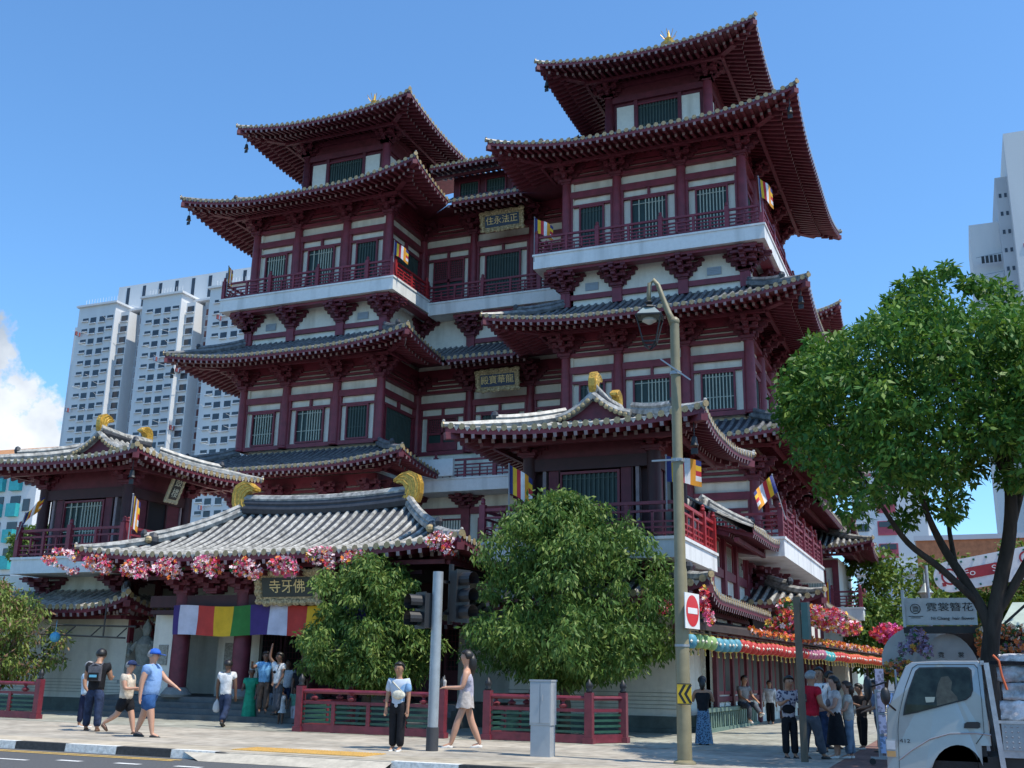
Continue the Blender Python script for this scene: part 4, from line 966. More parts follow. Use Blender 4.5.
# ------------------------------------------------------------------ fences
SLAT = mat('green_slat', (.022, .085, .055), .5, .25, 6.); FENR = mat('fence_red', (.155, .022, .036), .45, .25, 5., .2)
def fence(label, pts, h=.98):
    T = thing('fence', label, 'fence', (pts[0][0], pts[0][1], 0), 0, 'red fences with green slats around the clipped trees')
    rails = MB(); sl = MB()
    for s, ((x0, y0), (x1, y1)) in enumerate(zip(pts[:-1], pts[1:])):
        L = math.hypot(x1-x0, y1-y0); A = V((x0, y0, 0)); B = V((x1, y1, 0)); n = max(1, round(L/1.05))
        rails.tube([A+V((0, 0, h-.05)), B+V((0, 0, h-.05))], .05, 8); rails.bar(A+V((0, 0, h-.3)), B+V((0, 0, h-.3)), .07, .07); rails.bar(A+V((0, 0, .1)), B+V((0, 0, .1)), .1, .17)
        for i in range(4): sl.bar(A+V((0, 0, .24+.115*i)), B+V((0, 0, .24+.115*i)), .03, .05)
        for i in range(n+1):
            if s and i == 0: continue
            p = A.lerp(B, i/n); main = i in (0, n); w = .085 if main else .045
            b = MB(); b.box(p.x-w, p.x+w, p.y-w, p.y+w, 0, h+.07 if main else h-.28)
            if main: b.box(p.x-w-.03, p.x+w+.03, p.y-w-.03, p.y+w+.03, 0, .12)
            o = b.build('post', FENR, T)
            if main: b = MB(); b.lathe([(.06, 0), (.085, .03), (.05, .06), (.08, .12), (.075, .18), (.03, .24), (.01, .28)], (p.x, p.y, h+.07), 10); b.build('finial', BLACK, o, True)
            if i < n:
                q = A.lerp(B, (i+.5)/n); b = MB(); b.lathe([(.03, 0), (.09, .03), (.1, .07), (.04, .11), (.03, .14), (.1, .2)], (q.x, q.y, h-.27), 8); b.build('baluster', FENR, T)
    rails.build('rail', FENR, T); sl.build('slat_panel', SLAT, T)
fence('red fence with green slats around the big round tree behind the grey cabinet', [(-9.95, 25.2), (-9.95, 22.45), (-7.62, 22.55), (-7.12, 23.4)])
fence('red fence with green slats behind the standing woman with the white bag', [(-14.85, 24.8), (-14.85, 22.45), (-11.0, 22.3)])
fence('short red fence with green slats at the left edge below the reddish tree', [(-30, 23.1), (-23.7, 23.0)])

# ------------------------------------------------------------------ street furniture
def lamp():
    x, y = -4.54, 18.41; PM = mat('olive_pole', (.22, .19, .11), .5, .12, 4., .1)
    T = thing('street_lamp', 'tall olive lamp post with goose neck and black lantern carrying the no entry sign', 'street lamp', (x, y, 0))
    b = MB(); b.tube([(x, y, 0), (x, y, 3.2), (x, y, 3.25), (x, y, 7.75)], [.125, .115, .1, .085], 16); b.lathe([(.2, 0), (.19, .03), (.13, .06)], (x, y, .004), 12)
    b.build('pole', PM, T, 'auto')
    b = MB(); b.tube([(x, y, 7.7), (x-.1, y, 7.95), (x-.22, y, 8.3), (x-.3, y, 8.55), (x-.38, y, 8.66), (x-.46, y, 8.6), (x-.48, y, 8.4), (x-.48, y, 8.2)], [.085, .06, .05, .045, .045, .045, .045, .04], 10); b.ball((x, y, 7.78), .1, 10)
    b.build('arm', PM, T, True)
    b = MB(); cx = x-.48
    b.lathe([(.05, 0), (.08, -.03), (.04, -.08), (.14, -.12), (.16, -.15)], (cx, y, 8.25), 8, 0)
    def fr(r, z): return [(cx+r*cos(a), y+r*sin(a), z) for a in (pi/4+.2, 3*pi/4+.2, 5*pi/4+.2, 7*pi/4+.2)]
    t0, t1, t2 = fr(.14, 8.1), fr(.33, 7.92), fr(.17, 7.42); n = 4
    b.add(t0+t1, [(i, (i+1) % 4, (i+1) % 4+4, i+4) for i in range(4)]+[(0, 1, 2, 3)], 1)
    for i in range(4): b.bar(t1[i], t1[(i+1) % 4], .03, .03); b.bar(t1[i], t2[i], .022, .022); b.bar(t2[i], t2[(i+1) % 4], .025, .025); b.bar(t2[i], (cx, y, 7.28), .02, .02)
    b.build('lantern_frame', [BLACK, mat('lamp_hood', (.23, .27, .26), .4)], T)
    b = MB(); b.lathe([(.12, 0), (.14, -.05), (.02, -.12)], (cx, y, 7.9), 10); b.build('bulb_cover', mat('milk_glass', (.55, .56, .52), .3), T)
    b = MB()
    for dz, dx in ((5.15, .42),): b.bar((x-.45, y-.1, dz), (x+.1, y-.1, dz), .03, .03)
    b.bar((x-.25, y-.11, 7.05), (x+.3, y-.11, 6.6), .025, .025); b.lathe([(.12, 0), (.12, .06)], (x, y, 5.12), 12); b.lathe([(.11, 0), (.11, .06)], (x, y, 6.75), 12); b.lathe([(.13, 0), (.13, .04)], (x, y, 1.9), 12)
    b.build('bracket_rod', STEEL, T)
    # no-entry sign, seen obliquely
    e = V((.18, .98, 0)).normalized(); nrm = V((e.y, -e.x, 0)); c = V((x+.19, y-.03, 2.5)); up = V((0, 0, 1))
    S = thing('no_entry_sign', 'white square plate with red no entry disc fixed to the lamp post', 'traffic sign', c)
    tf = lambda u, w, z: tuple(c+e*u+nrm*w+up*z)
    b = MB(tf); b.box(-.3, .3, 0, .012, -.3, .3, 0); b.build('plate', mat('sign_white', (.78, .78, .78), .4, .04), S)
    b = MB(tf); vs = [(.265*cos(2*pi*k/40), .016, .265*sin(2*pi*k/40)) for k in range(40)]; b.add(vs, [tuple(range(40))]); b.build('red_disc', mat('sign_red', (.62, .015, .02), .4, .05), S)
    b = MB(tf); b.box(-.2, .2, .014, .02, -.05, .05); b.build('white_bar', MATS['sign_white'], S)
    S = thing('chevron_sign', 'small yellow and black chevron plate strapped low on the lamp post', 'traffic sign', (x, y-.14, 1.12)); q = atY(684.5, 694, y-.17)
    tf = lambda u, w, z: (q.x+u, q.y-w, q.z+z)
    b = MB(tf); b.box(-.12, .12, 0, .012, -.17, .17); b.build('plate', mat('sign_yellow', (.72, .45, .02), .4, .05), S); b = MB(tf)
    for dx in (-.09, .01): b.add([(dx-.015, .014, 0), (dx+.075, .014, .15), (dx+.125, .014, .15), (dx+.035, .014, 0), (dx+.125, .014, -.15), (dx+.075, .014, -.15)], [(0, 3, 2, 1), (0, 5, 4, 3)])
    b.box(-.12, .12, .012, .015, -.17, -.155); b.box(-.12, .12, .012, .015, .155, .17)
    b.build('chevron', BLACK, S)
lamp()
def signals():
    x, y = -9.33, 18.54
    T = thing('traffic_light', 'grey signal pole with two-lens black head turned to the left', 'traffic light', (x, y, 0))
    b = MB(); b.tube([(x, y, .42), (x, y, 3.28)], [.1, .1], 16, 0); b.tube([(x, y, 0), (x, y, .42)], .115, 16, 1); b.build('pole', [mat('pole_grey', (.35, .38, .40), .45, .1, 5., 0, .5, .3), mat('pole_foot', (.05, .05, .055))], T, 'auto')
    def head(T, cx, cy, z0, n, dr, hm=None):
        d = V((dr[0], dr[1], 0)).normalized(); s = V((-d.y, d.x, 0)); tf = lambda u, w, z: tuple(V((cx, cy, z0))+s*u+d*w+V((0, 0, z)))
        b = MB(tf); b.box(-.16, .16, -.12, .08, 0, .31*n+.03); b.box(-.19, .19, .06, .085, -.02, .31*n+.05); o = b.build('signal_head', BLACK, T)
        for i in range(n):
            zc = .165+.31*i; b = MB(tf); m = 14
            vs = [(r*cos(pi*2*k/m), w, zc+r*sin(pi*2*k/m)) for w, r in ((.08, .145), (.36, .15)) for k in range(m)]
            b.add(vs, [(k, (k+1) % m, (k+1) % m+m, k+m) for k in range(m) if not (m*.62 < k < m*.86)]); b.build('visor', BLACK, o)
            b = MB(tf); b.add([(.11*cos(pi*2*k/m), .09, zc+.11*sin(pi*2*k/m)) for k in range(m)], [tuple(range(m))]); b.build('lens', mat('red_lens', (.25, .01, .01), .2) if (hm and i == n-1) else mat('dark_lens', (.02, .035, .035), .2), o)
    head(T, x-.27, y-.02, 2.22, 2, (-.55, -.83)); b = MB(); b.bar((x-.24, y-.05, 2.4), (x, y, 2.4), .04, .04); b.bar((x-.24, y-.05, 2.75), (x, y, 2.75), .04, .04); b.build('bracket_arm', BLACK, T)
    x2, y2 = -9.2, 18.85
    T = thing('traffic_light', 'three-lens black signal head turned right, bracketed behind the grey pole, red on top', 'traffic light', (x2, y2, 2.3))
    b = MB(); b.tube([(x2, y2, 2.3), (x2, y2, 3.45)], .05, 10); b.bar((x, y, 2.5), (x2, y2, 2.5), .05, .05); b.bar((x, y, 3.1), (x2, y2, 3.1), .05, .05); b.build('pole', BLACK, T); head(T, x2+.22, y2-.05, 2.35, 3, (.95, -.3), True); b = MB(); b.bar((x2, y2, 2.5), (x2+.2, y2, 2.5), .04, .04); b.build('bracket_arm', BLACK, T)
    # cabinet
    T = thing('electrical_cabinet', 'grey metal electrical cabinet standing on the pavement before the fence', 'cabinet', (-7.1, 18.5, 0)); M = mat('cabinet_grey', (.36, .38, .40), .5, .08, 3., .05, .5, .2)
    q = atZ(541, 757); x = q.x-.02; y = q.y
    b = MB(); b.box(x-.185, x+.185, y, y+.26, 0, .53); b.build('base', M, T); b = MB(); b.box(x-.2, x+.2, y-.015, y+.275, .532, 1.28); b.box(x-.21, x+.21, y-.03, y+.29, 1.28, 1.31); b.build('body', M, T)
    b = MB(); b.box(x+.005, x+.19, y-.03, y-.016, .57, 1.25); b.box(x-.19, x-.005, y-.027, y-.016, .57, 1.25); b.box(x+.03, x+.05, y-.045, y-.03, .95, 1.05); b.build('door', M, T)
    # brown pole in front of the waiting group
    q = V((-2.83, 20.17, 0)); T = thing('sign_post', 'plain brown sign post standing in front of the man in the red shirt', 'post', q)
    b = MB(); b.tube([q, q+V((0, 0, 2.85))], .065, 12); b.build('pole', mat('brown_pole', (.10, .085, .06), .6), T)
    b = MB(); b.box(q.x+.07, q.x+.19, q.y-.02, q.y+.3, 2.1, 2.75); b.build('plate', mat('teal_plate', (.05, .12, .11), .5), T)
    q = atY(926, 600, 52.); T = thing('street_lamp', 'distant old style street lamp above the hair flower sign', 'street lamp', (q.x, 52, 0)); b = MB(); b.tube([(q.x, 52, 0), (q.x, 52, 5.0)], [.1, .06], 8); b.build('pole', mat('olive_pole', (.22, .19, .11)), T)
    b = MB(); b.lathe([(.12, 0), (.25, .35), (.36, .42), (.28, .5), (.15, .7), (.06, .85), (.07, 1.0), (.01, 1.4)], (q.x, 52, 4.9), 8); b.build('lantern', mat('lamp_hood', (.23, .27, .26)), T)
signals()

# ------------------------------------------------------------------ lane side: canopy, lanterns, flowers
A_ = V((-6.1, 25.6, 2.27)); B_ = V((-3.5, 56.7, 2.36))
FL = [mat('petal_pink', (.70, .10, .24), .6), mat('petal_red', (.58, .02, .03), .6), mat('petal_white', (.80, .62, .64), .6), mat('petal_orange', (.75, .2, .03), .6), mat('petal_yellow', (.75, .45, .06), .6), mat('petal_leaf', (.03, .14, .03), .6), mat('petal_magenta', (.5, .03, .3), .6)]
def flowers(name, label, cat, boxes, n, s, w, group=None, mats=FL, seed=1):
    rr = random.Random(seed); b = MB(); tot = sum(x[6] for x in boxes)
    for c in boxes:
        for i in range(int(n*c[6]/tot)):
            while True:
                u = V((rr.uniform(-1, 1), rr.uniform(-1, 1), rr.uniform(-1, 1)))
                if u.length < 1: break
            p = V((c[0]+u.x*c[3], c[1]+u.y*c[4], c[2]+u.z*c[5])); k = rr.choices(range(len(mats)), w)[0]; r = s*rr.uniform(.6, 1.3)
            nrm = V((rr.gauss(0, 1), rr.gauss(-.6, 1), rr.gauss(.3, 1))).normalized(); t = nrm.orthogonal().normalized(); bt = nrm.cross(t)
            for q in range(5):
                a = 2*pi*q/5; a1 = a+.55; d0 = t*cos(a)+bt*sin(a); 
                b.add([p, p+(t*cos(a-.5)+bt*sin(a-.5))*r*.7+nrm*r*.3, p+d0*r+nrm*r*.15, p+(t*cos(a+.5)+bt*sin(a+.5))*r*.7+nrm*r*.3], [(0, 1, 2, 3)], k)
    o = b.build(name, mats); return tag(o, label, cat, group)
def lane():
    T = thing('canopy', 'long dark flat canopy along the lane side of the temple', 'canopy', (-6, 27, 0)); b = MB()
    b.add([(-7.0, 27.0, 3.0), (A_.x, 25.6, 2.66), (B_.x, B_.y, 2.72), (-7.0, 58, 3.1)], [(0, 1, 2, 3)]); b.bar((A_.x, 25.6, 2.62), (B_.x, B_.y, 2.68), .12, .16); b.bar((-6.6, 26.8, 2.8), (A_.x, 25.6, 2.7), .1, .14)
    b.build('roof', mat('canopy_brown', (.045, .03, .025), .7, .3, 2.), T)
    for i in range(6):
        t = .35+i*.13; p = A_.lerp(B_, t); b = MB(); b.box(p.x-.6, p.x-.5, p.y-.05, p.y+.05, 0, 2.62); b.build('post', MATS['canopy_brown'], T)
    for i in range(12):
        p = A_.lerp(B_, i/12+.02); b = MB(); b.bar((p.x, p.y, 2.66), (-7, p.y+.3, 2.95), .06, .08); b.build('rafter', MATS['canopy_brown'], T)
    b = MB(); b.tube([A_+V((0, 0, .2)), B_+V((0, 0, .2))], .012, 5); tag(b.build('lantern_cable', BLACK), 'thin dark cable carrying the row of lanterns along the canopy edge', 'cable')
    cols = {'g': ('light green', (.36, .55, .22)), 'b': ('blue', (.12, .38, .50)), 'r': ('red', (.60, .05, .045)), 'p': ('pink', (.50, .16, .26)), 'c': ('turquoise', (.08, .48, .52)), 'o': ('orange red', (.68, .10, .04))}
    seq = 'bgggbbbbrrrrrrrrrrrrrrrpppppccc'+'r'*5+'o'*22; protos = {}
    for i, k in enumerate(seq[:57]):
        p = A_+(B_-A_)*(i/57); nm, c = cols[k]
        if k not in protos:
            b = MB(); prof = [(.06, .165)]+[(.158*math.sqrt(max(.1, 1-(z/.19)**2)), z) for z in [.14-.28*q/8 for q in range(9)]]+[(.06, -.17)]; b.lathe(prof, (0, 0, 0), 12)
            root = bpy.data.objects.new('paper_lantern', None); COL.objects.link(root); root.empty_display_size = .1
            o = b.build('shade', mat('lantern_'+nm.replace(' ', '_'), c, .55, .1, 20., trans=.25)); o.parent = root; o.data.polygons.foreach_set('use_smooth', [True]*len(o.data.polygons))
            b = MB(); b.lathe([(.065, .145), (.065, .175), (.006, .18), (.006, .24)], (0, 0, 0), 10); o = b.build('cap', mat('lantern_trim', (.6, .42, .1), .5)); o.parent = root
            b = MB(); b.lathe([(.065, -.145), (.065, -.175), (.03, -.18), (.012, -.22), (.03, -.33)], (0, 0, 0), 8); o = b.build('tassel', MATS['lantern_trim']); o.parent = root
            b = MB()
            for q in range(5):
                a = 2*pi*q/5; b.lathe([(.001, .05), (.035, .0), (.001, -.05)], (.168*cos(a), .168*sin(a), 0), 6)
            o = b.build('painted_motif', mat('lantern_motif', (.75, .7, .6), .6)); o.parent = root; protos[k] = root; r = root
        else: r = copy_tree(protos[k])
        r.location = p+V((0, 0, -.03+.02*sin(i))); r.rotation_euler = (0, 0, i*.7)
        tag(r, '%s paper lantern hanging in the row under the canopy edge' % nm, 'lantern', '%s lanterns along the canopy' % nm)
    for i in range(4):
        t0 = .17+.2*i; p = A_.lerp(B_, t0+.1); d = (B_-A_)
        boxes = [(*(A_+d*(t0+.2*q/8)+V((.05, 0, .42))), .12, .35, .13, 1) for q in range(9)]
        flowers('flower_garland', ['nearest', 'second nearest', 'third nearest', 'farthest'][i]+' orange flower garland lying along the canopy edge above the lanterns', 'garland', boxes, 330, .06, [1, 2, 2, 8, 3, 0, 0], 'orange garlands on the canopy edge', seed=i)
    def bx(px, py, Y, wx, wz, k=1): c = atY(px, py, Y); return (c.x, c.y, c.z, wx, .35, wz, k)
    flowers('flower_display', 'mass of pink and red flowers piled on the canopy beside the brown post', 'flowers', [bx(813, 616, 30, .36, .32, 2), bx(832, 620, 30.5, .45, .34, 2), bx(850, 628, 31, .34, .22, 1)], 1000, .06, [5, 4, 4, 2, 3, 2, 1], seed=9)
    flowers('flower_display', 'red and green flowers on the canopy left of the brown post', 'flowers', [bx(787, 615, 29.5, .3, .45), bx(775, 625, 29.5, .28, .2, .6)], 320, .07, [2, 4, 1, 1, 1, 5, 0], seed=10)
    flowers('flower_display', 'far clump of red flowers on the canopy end near the shop', 'flowers', [bx(888, 634, 40, .6, .35)], 300, .085, [5, 5, 1, 1, 0, 0, 2], seed=11)
    flowers('flower_garland', 'pink flower garland hanging from the roof corner right of the no entry sign', 'garland', [bx(704, 600, 26.3, .12, .35), bx(709, 617, 26.3, .12, .25)], 170, .06, [4, 5, 3, 0, 1, 1, 0], 'pink flower garlands on the temple eaves', seed=12)
    flowers('flower_garland', 'pink flower garland hanging half hidden behind the big round tree', 'garland', [bx(663, 606, 26.3, .2, .2)], 90, .06, [4, 5, 3, 0, 1, 1, 0], 'pink flower garlands on the temple eaves', seed=13)
    spots = [(62, 562, 'leftmost on the gate eave, with an open loop'), (100, 566, 'second from the left on the gate eave'), (137, 571, 'third from the left on the gate eave'), (168, 570, 'fourth from the left on the gate eave'), (208, 567, 'above the violet left end of the banner'), (247, 570, 'just left of the gate name board'), (285, 568, 'over the top of the gate name board'), (323, 559, 'just right of the gate name board'), (358, 562, 'above the smaller round tree'), (443, 544, 'on the right corner of the gate roof')]
    for i, (px, py, tx) in enumerate(spots):
        boxes = [bx(px-8, py-2, 25.15, .2, .24), bx(px+6, py+1, 25.15, .24, .27), bx(px+1, py-8, 25.2, .34, .12, .6)]
        if i == 0: boxes = [bx(50, 560, 25.1, .13, .14), bx(62, 552, 25.1, .3, .1), bx(76, 556, 25.1, .14, .2), bx(72, 571, 25.1, .14, .13, .6), bx(58, 566, 25.1, .08, .08, .3)]
        flowers('flower_garland', 'bunch of pink and white flowers '+tx, 'garland', boxes, 240, .062, [6, 3, 9, 2, 1, 1, 0], 'pink flower garlands on the temple eaves', seed=20+i)
    # green balustrade bench at the wall foot
    T = thing('stone_balustrade', 'low green balustrade where a visitor sits', 'balustrade', (-6.6, 33, 0)); b = MB(); b.box(-6.75, -6.5, 28.9, 36.5, .52, .62); b.box(-6.75, -6.5, 28.9, 36.5, 0, .1); b.build('rail', mat('green_stone', (.12, .19, .15), .7, .2), T)
    for i in range(26): b = MB(); b.box(-6.7, -6.55, 29+.29*i, 29.13+.29*i, .1, .52); b.build('baluster', MATS['green_stone'], T)
lane()
# statue left of the gate, on its pedestal
def statue():
    c = V((-24.75, 28.2, 0)); M = mat('verdigris_stone', (.27, .28, .25), .8, .25, 8., .4)
    T = thing('guardian_statue', 'grey stone guardian statue with raised looping scarf left of the gate', 'statue', c)
    b = MB(); b.box(c.x-.5, c.x+.5, c.y-.4, c.y+.4, 0, 1.0); b.box(c.x-.58, c.x+.58, c.y-.48, c.y+.48, .9, 1.02); b.build('pedestal', M, T)
    b = MB(); b.lathe([(.34, 1.0), (.36, 1.3), (.28, 1.6), (.33, 1.9), (.36, 2.15), (.2, 2.35), (.1, 2.42), (.14, 2.5), (.17, 2.62), (.14, 2.75), (.07, 2.85), (.02, 2.95)], (c.x, c.y, 0), 14, 0, 1, .75)
    for s in (-1, 1): b.tube([(c.x+s*.3, c.y, 2.2), (c.x+s*.52, c.y-.1, 1.95), (c.x+s*.42, c.y-.3, 1.8+.3*(s > 0))], [.1, .09, .06], 8)
    b.tube([(c.x+.35, c.y+.1, 2.0), (c.x+.62, c.y+.1, 2.3), (c.x+.62, c.y+.1, 2.65), (c.x+.38, c.y+.1, 2.85), (c.x+.15, c.y+.12, 2.85)], [.05, .06, .06, .06, .04], 8); b.tube([(c.x-.5, c.y-.1, 1.9), (c.x-.68, c.y, 2.05), (c.x-.6, c.y, 2.25)], [.05, .06, .03], 7)
    b.build('figure', M, T, 'auto')
    b = MB(); q = atY(55, 637, 25.5); b.ball(q, .16, 12); b.tube([q+V((0, 0, .15)), q+V((0, 0, .5))], .01, 4); tag(b.build('paper_lantern', mat('lantern_sky', (.08, .35, .55), .5)), 'single blue round lantern hanging beside the left tree', 'lantern')
    b = MB(); p0 = atY(40, 634, 25.6); p1 = atY(125, 638, 25.6); b.tube([p0, p1], .03, 6); b.tube([p0+V((0, .4, .3)), p1+V((0, .4, .35))], .03, 6)
    for t in (0, .3, .6, .9): q = p0.lerp(p1, t); b.tube([q, q+V((0, .4, .3))], .02, 5); 
    q = p0.lerp(p1, .75); b.tube([q, q+V((0, 0, 1.0))], .025, 5)
    tag(b.build('scaffold_frame', mat('dark_rust', (.05, .045, .04))), 'thin dark metal frame hung below the left skirt roof', 'frame')
statue()
# ------------------------------------------------------------------ flags
def flag(base, ph, fw, fh, dr, lean, label, ang=0., up=.0):
    base = V(base); T = thing('flag', label, 'flag', base, 0, 'striped Buddhist flags on short poles'); top = base+V((lean[0], lean[1], 1)).normalized()*ph
    b = MB(); b.tube([base, top], .018, 6); b.ball(top, .035, 6); b.build('pole', mat('flag_pole', (.25, .25, .27), .4), T)
    d = V((dr[0], dr[1], 0)).normalized(); n = 12; dn = V((0, 0, -1)); ax = (top-base).normalized()
    Ms = [mat('flag_blue', (.02, .03, .16)), mat('flag_yellow', (.75, .45, .02)), mat('flag_red', (.5, .02, .03)), mat('flag_white', (.72, .70, .70)), mat('flag_orange', (.75, .30, .02)), mat('flag_multi', (.6, .25, .05))]
    b = MB(); s = V((-d.y, d.x, 0))
    def P(i, j):
        t = i/n; v = j/5; sag = ang*t*t
        return tuple(top-ax*fh*v+(d*fw*t*cos(ang*.8)+dn*(fw*t*sin(ang*.8)+sag*.15*fw)+s*.09*fw*sin(t*7+v*1.6)))
    for i in range(n):
        for j in range(5): b.add([P(i, j), P(i+1, j), P(i+1, j+1), P(i, j+1)], [(0, 1, 2, 3)], 5-5+min(5, i*6//n) if i < 10 else j)
    b.build('cloth', Ms, T, True)
RX_ = (.92, .39)
flag(atY(393.5, 262, 38.0), 1.0, .75, .62, RX_, (.0, 0), 'flag at the inner balcony corner of the left tower', .7)
flag(atY(534, 262, 38.0), 2.0, .85, .65, RX_, (.0, 0), 'flag at the left balcony corner of the right tower', .5)
flag(atY(761, 212, 38.0), 1.5, .7, .8, RX_, (-.03, 0), 'flag at the right balcony corner of the right tower', .9)
flag(atY(509, 512, 27.0), 1.35, .75, .8, RX_, (-.02, 0), 'flag on the balcony just left of the right front pavilion', .6)
flag(atY(667, 510, 27.0), 1.45, .95, .68, RX_, (.0, 0), 'flag beside the lamp post at the right front pavilion corner', .15)
flag(atY(786, 520, 36.0), 1.6, .85, .62, (-.92, -.39), (-.25, 0), 'flag leaning out over the corner balcony near the street tree', .85)
flag(atY(16, 540, 27.0), .95, .75, .45, RX_, (.3, 0), 'flag at the far left end of the left pavilion balcony', -.9)
flag(atY(128, 540, 27.0), 1.5, .35, 1.0, RX_, (.0, 0), 'folded flag at the corner of the left pavilion balcony', .9)
flag(atY(226, 296, 38.0), 1.5, .3, .8, RX_, (.0, 0), 'thin furled flag at the outer balcony corner of the left tower', .9)
flag(atY(831, 612, 56.5), 1.6, .5, 1.1, (-.92, -.39), (.0, 0), 'hanging flag on the far rear balcony of the temple', 1.0)

# ------------------------------------------------------------------ people
def skin_mesh(name, nodes, edges, M, parent, sub=1, root=0):
    me = bpy.data.meshes.new(name); me.from_pydata([n[:3] for n in nodes], edges, [])
    o = bpy.data.objects.new(name, me); COL.objects.link(o); md = o.modifiers.new('s', 'SKIN'); md.use_smooth_shade = True
    lay = me.skin_vertices[0].data
    for i, n in enumerate(nodes): lay[i].radius = (n[3], n[4] if len(n) > 4 else n[3]); lay[i].use_root = (i == root)
    if sub: o.modifiers.new('b', 'SUBSURF').levels = sub
    dg = bpy.context.evaluated_depsgraph_get(); m2 = bpy.data.meshes.new_from_object(o.evaluated_get(dg)); o.modifiers.clear(); o.data = m2; bpy.data.meshes.remove(me)
    m2.name = name; m2.materials.clear(); m2.materials.append(M); m2.polygons.foreach_set('use_smooth', [True]*len(m2.polygons)); o.parent = parent; return o
SK = {'light': mat('skin_light', (.50, .27, .18), .55, .06, 20.), 'tan': mat('skin_tan', (.36, .185, .11), .55, .06, 20.), 'dark': mat('skin_dark', (.13, .065, .04), .5, .06, 20.)}
HAIR = {'black': mat('hair_black', (.012, .01, .009), .45, .2, 30., .3), 'grey': mat('hair_grey', (.25, .25, .25), .5, .2, 30., .3), 'brown': mat('hair_brown', (.05, .025, .015), .45, .2, 30., .3)}
EYE_M = mat('eye_dark', (.02, .015, .015), .3); LIP = mat('lip', (.30, .08, .07), .5)
def cloth(n, c, **k): return mat('cloth_'+n, c, .85, k.pop('var', .3), k.pop('scale', 7.), 1.0, .2, **k)
def person(label, foot, heady, head_dir, sk='tan', hair='black', long=False, legs=((0, 0), (0, 0)), arms=((0, 8, 10), (0, 8, 10)), lean=0., turn=0., nod=0., fat=1., top=None, sleeve=.45, bottom=None,
           blen=1., kind='trousers', skirt=None, shoe=None, cap=None, extras=(), H=None, z=0., xy=None, topm=None, seat=None, spread=.0, group=None):
    g = atZ(*foot, z) if xy is None else V((xy[0], xy[1], z))
    if H is None: H = atY(foot[0], heady, g.y).z-z
    T = thing('person', label, 'person', g, 0, group)
    fwd = V((head_dir[0], head_dir[1], 0)).normalized(); T.rotation_euler = (0, 0, math.atan2(-fwd.x, fwd.y)); h = H
    # local frame: +y forward, +x to the person's right
    hip = V((0, 0, .52*h)); J = {}
    for i, s in enumerate((-1, 1)):
        a, k = R_(legs[i][0]), R_(legs[i][1]); hp = V((s*.052*h, 0, .515*h)); kn = hp+V((s*spread*.3, sin(a), -cos(a)))*.245*h; an = kn+V((s*spread*.2, sin(a-k), -cos(a-k)))*.235*h
        J['h%d' % i], J['k%d' % i], J['a%d' % i] = hp, kn, an; f = V((0, cos((a-k)*.6), sin((a-k)*.6)-.15)).normalized() if legs[i][1] > 25 else V((0, 1, -.12))
        J['t%d' % i] = an+f*.085*h+V((0, 0, -.02*h)); J['e%d' % i] = an-f*.02*h+V((0, 0, -.025*h))
    low = min(J['a0'].z, J['a1'].z)-.035*h
    if seat is not None: low = hip.z-.06*h-seat
    for k_ in J: J[k_].z -= low
    hip.z -= low; ln = R_(lean)
    up = V((0, sin(ln), cos(ln))); J['p'] = hip; J['w'] = hip+up*.10*h; J['c'] = hip+up*.215*h; J['n'] = hip+up*.30*h
    nd = R_(nod+lean*.4); hu = V((0, sin(nd), cos(nd))); J['hd'] = J['n']+hu*.075*h; hc = J['n']+hu*.118*h+V((0, .012*h, 0)); J['ht'] = J['n']+hu*.16*h
    for i, s in enumerate((-1, 1)):
        sh = J['c']+up*.055*h+V((s*.112*h*(1+.25*(fat-1)), 0, 0)); f, ab, el = arms[i]; f, ab, el = R_(f), R_(ab), R_(el)
        d = V((s*sin(ab), sin(f)*cos(ab), -cos(f)*cos(ab))); e = sh+d*.17*h; inw = arms[i][3] if False else 0
        d2 = V((s*sin(ab)*.4-s*.25*sin(el), sin(f+el), -cos(f+el))).normalized(); w = e+d2*.145*h
        J['s%d' % i], J['e_%d' % i], J['w%d' % i], J['d%d' % i] = sh, e, w, d2
    N = []; E = []
    def nd_(p, r, r2=None): k_ = 1.2; N.append((p.x, p.y, p.z, r*h*k_, (r2 or r)*h*k_)); return len(N)-1
    ft = fat; bare = 1. if top is None else .84; p = nd_(J['p'], .05*ft, .042*ft); w = nd_(J['w'], .046*ft, .036*ft); c = nd_(J['c'], .068*ft*bare, .048*ft*bare); n0 = nd_(J['n']-up*.012*h, .033); n1 = nd_(J['n']+hu*.035*h, .03); hd = nd_(J['hd']+V((0, .008*h, 0)), .04, .046); h2 = nd_(hc, .054, .062); h3 = nd_(J['ht']+V((0, 0, .008*h)), .045, .05)
    E += [(p, w), (w, c), (c, n0), (n0, n1), (n1, hd), (hd, h2), (h2, h3)]
    for i, s in enumerate((-1, 1)):
        a = nd_(J['h%d' % i]-V((0, 0, .01*h)), .038*ft); b = nd_(J['k%d' % i], .034*(1+.4*(ft-1))); b2 = nd_(J['k%d' % i].lerp(J['a%d' % i], .35), .034); d = nd_(J['a%d' % i], .02); t = nd_(J['t%d' % i], .017); E += [(p, a), (a, b), (b, b2), (b2, d), (d, t)]
        a = nd_(J['s%d' % i], .034*(1+.4*(ft-1))); b = nd_(J['e_%d' % i], .024*(1+.4*(ft-1))); d = nd_(J['w%d' % i], .0155); dd = J['d%d' % i]; pm = J['w%d' % i]+dd*.035*h; q = nd_(pm, .019, .012); E += [(c, a), (a, b), (b, d), (d, q)]
        sd = V((1, 0, 0)); sd = (sd-dd*sd.dot(dd)).normalized(); curl = V((0, .5, .2)).cross(sd).cross(sd)*-.0
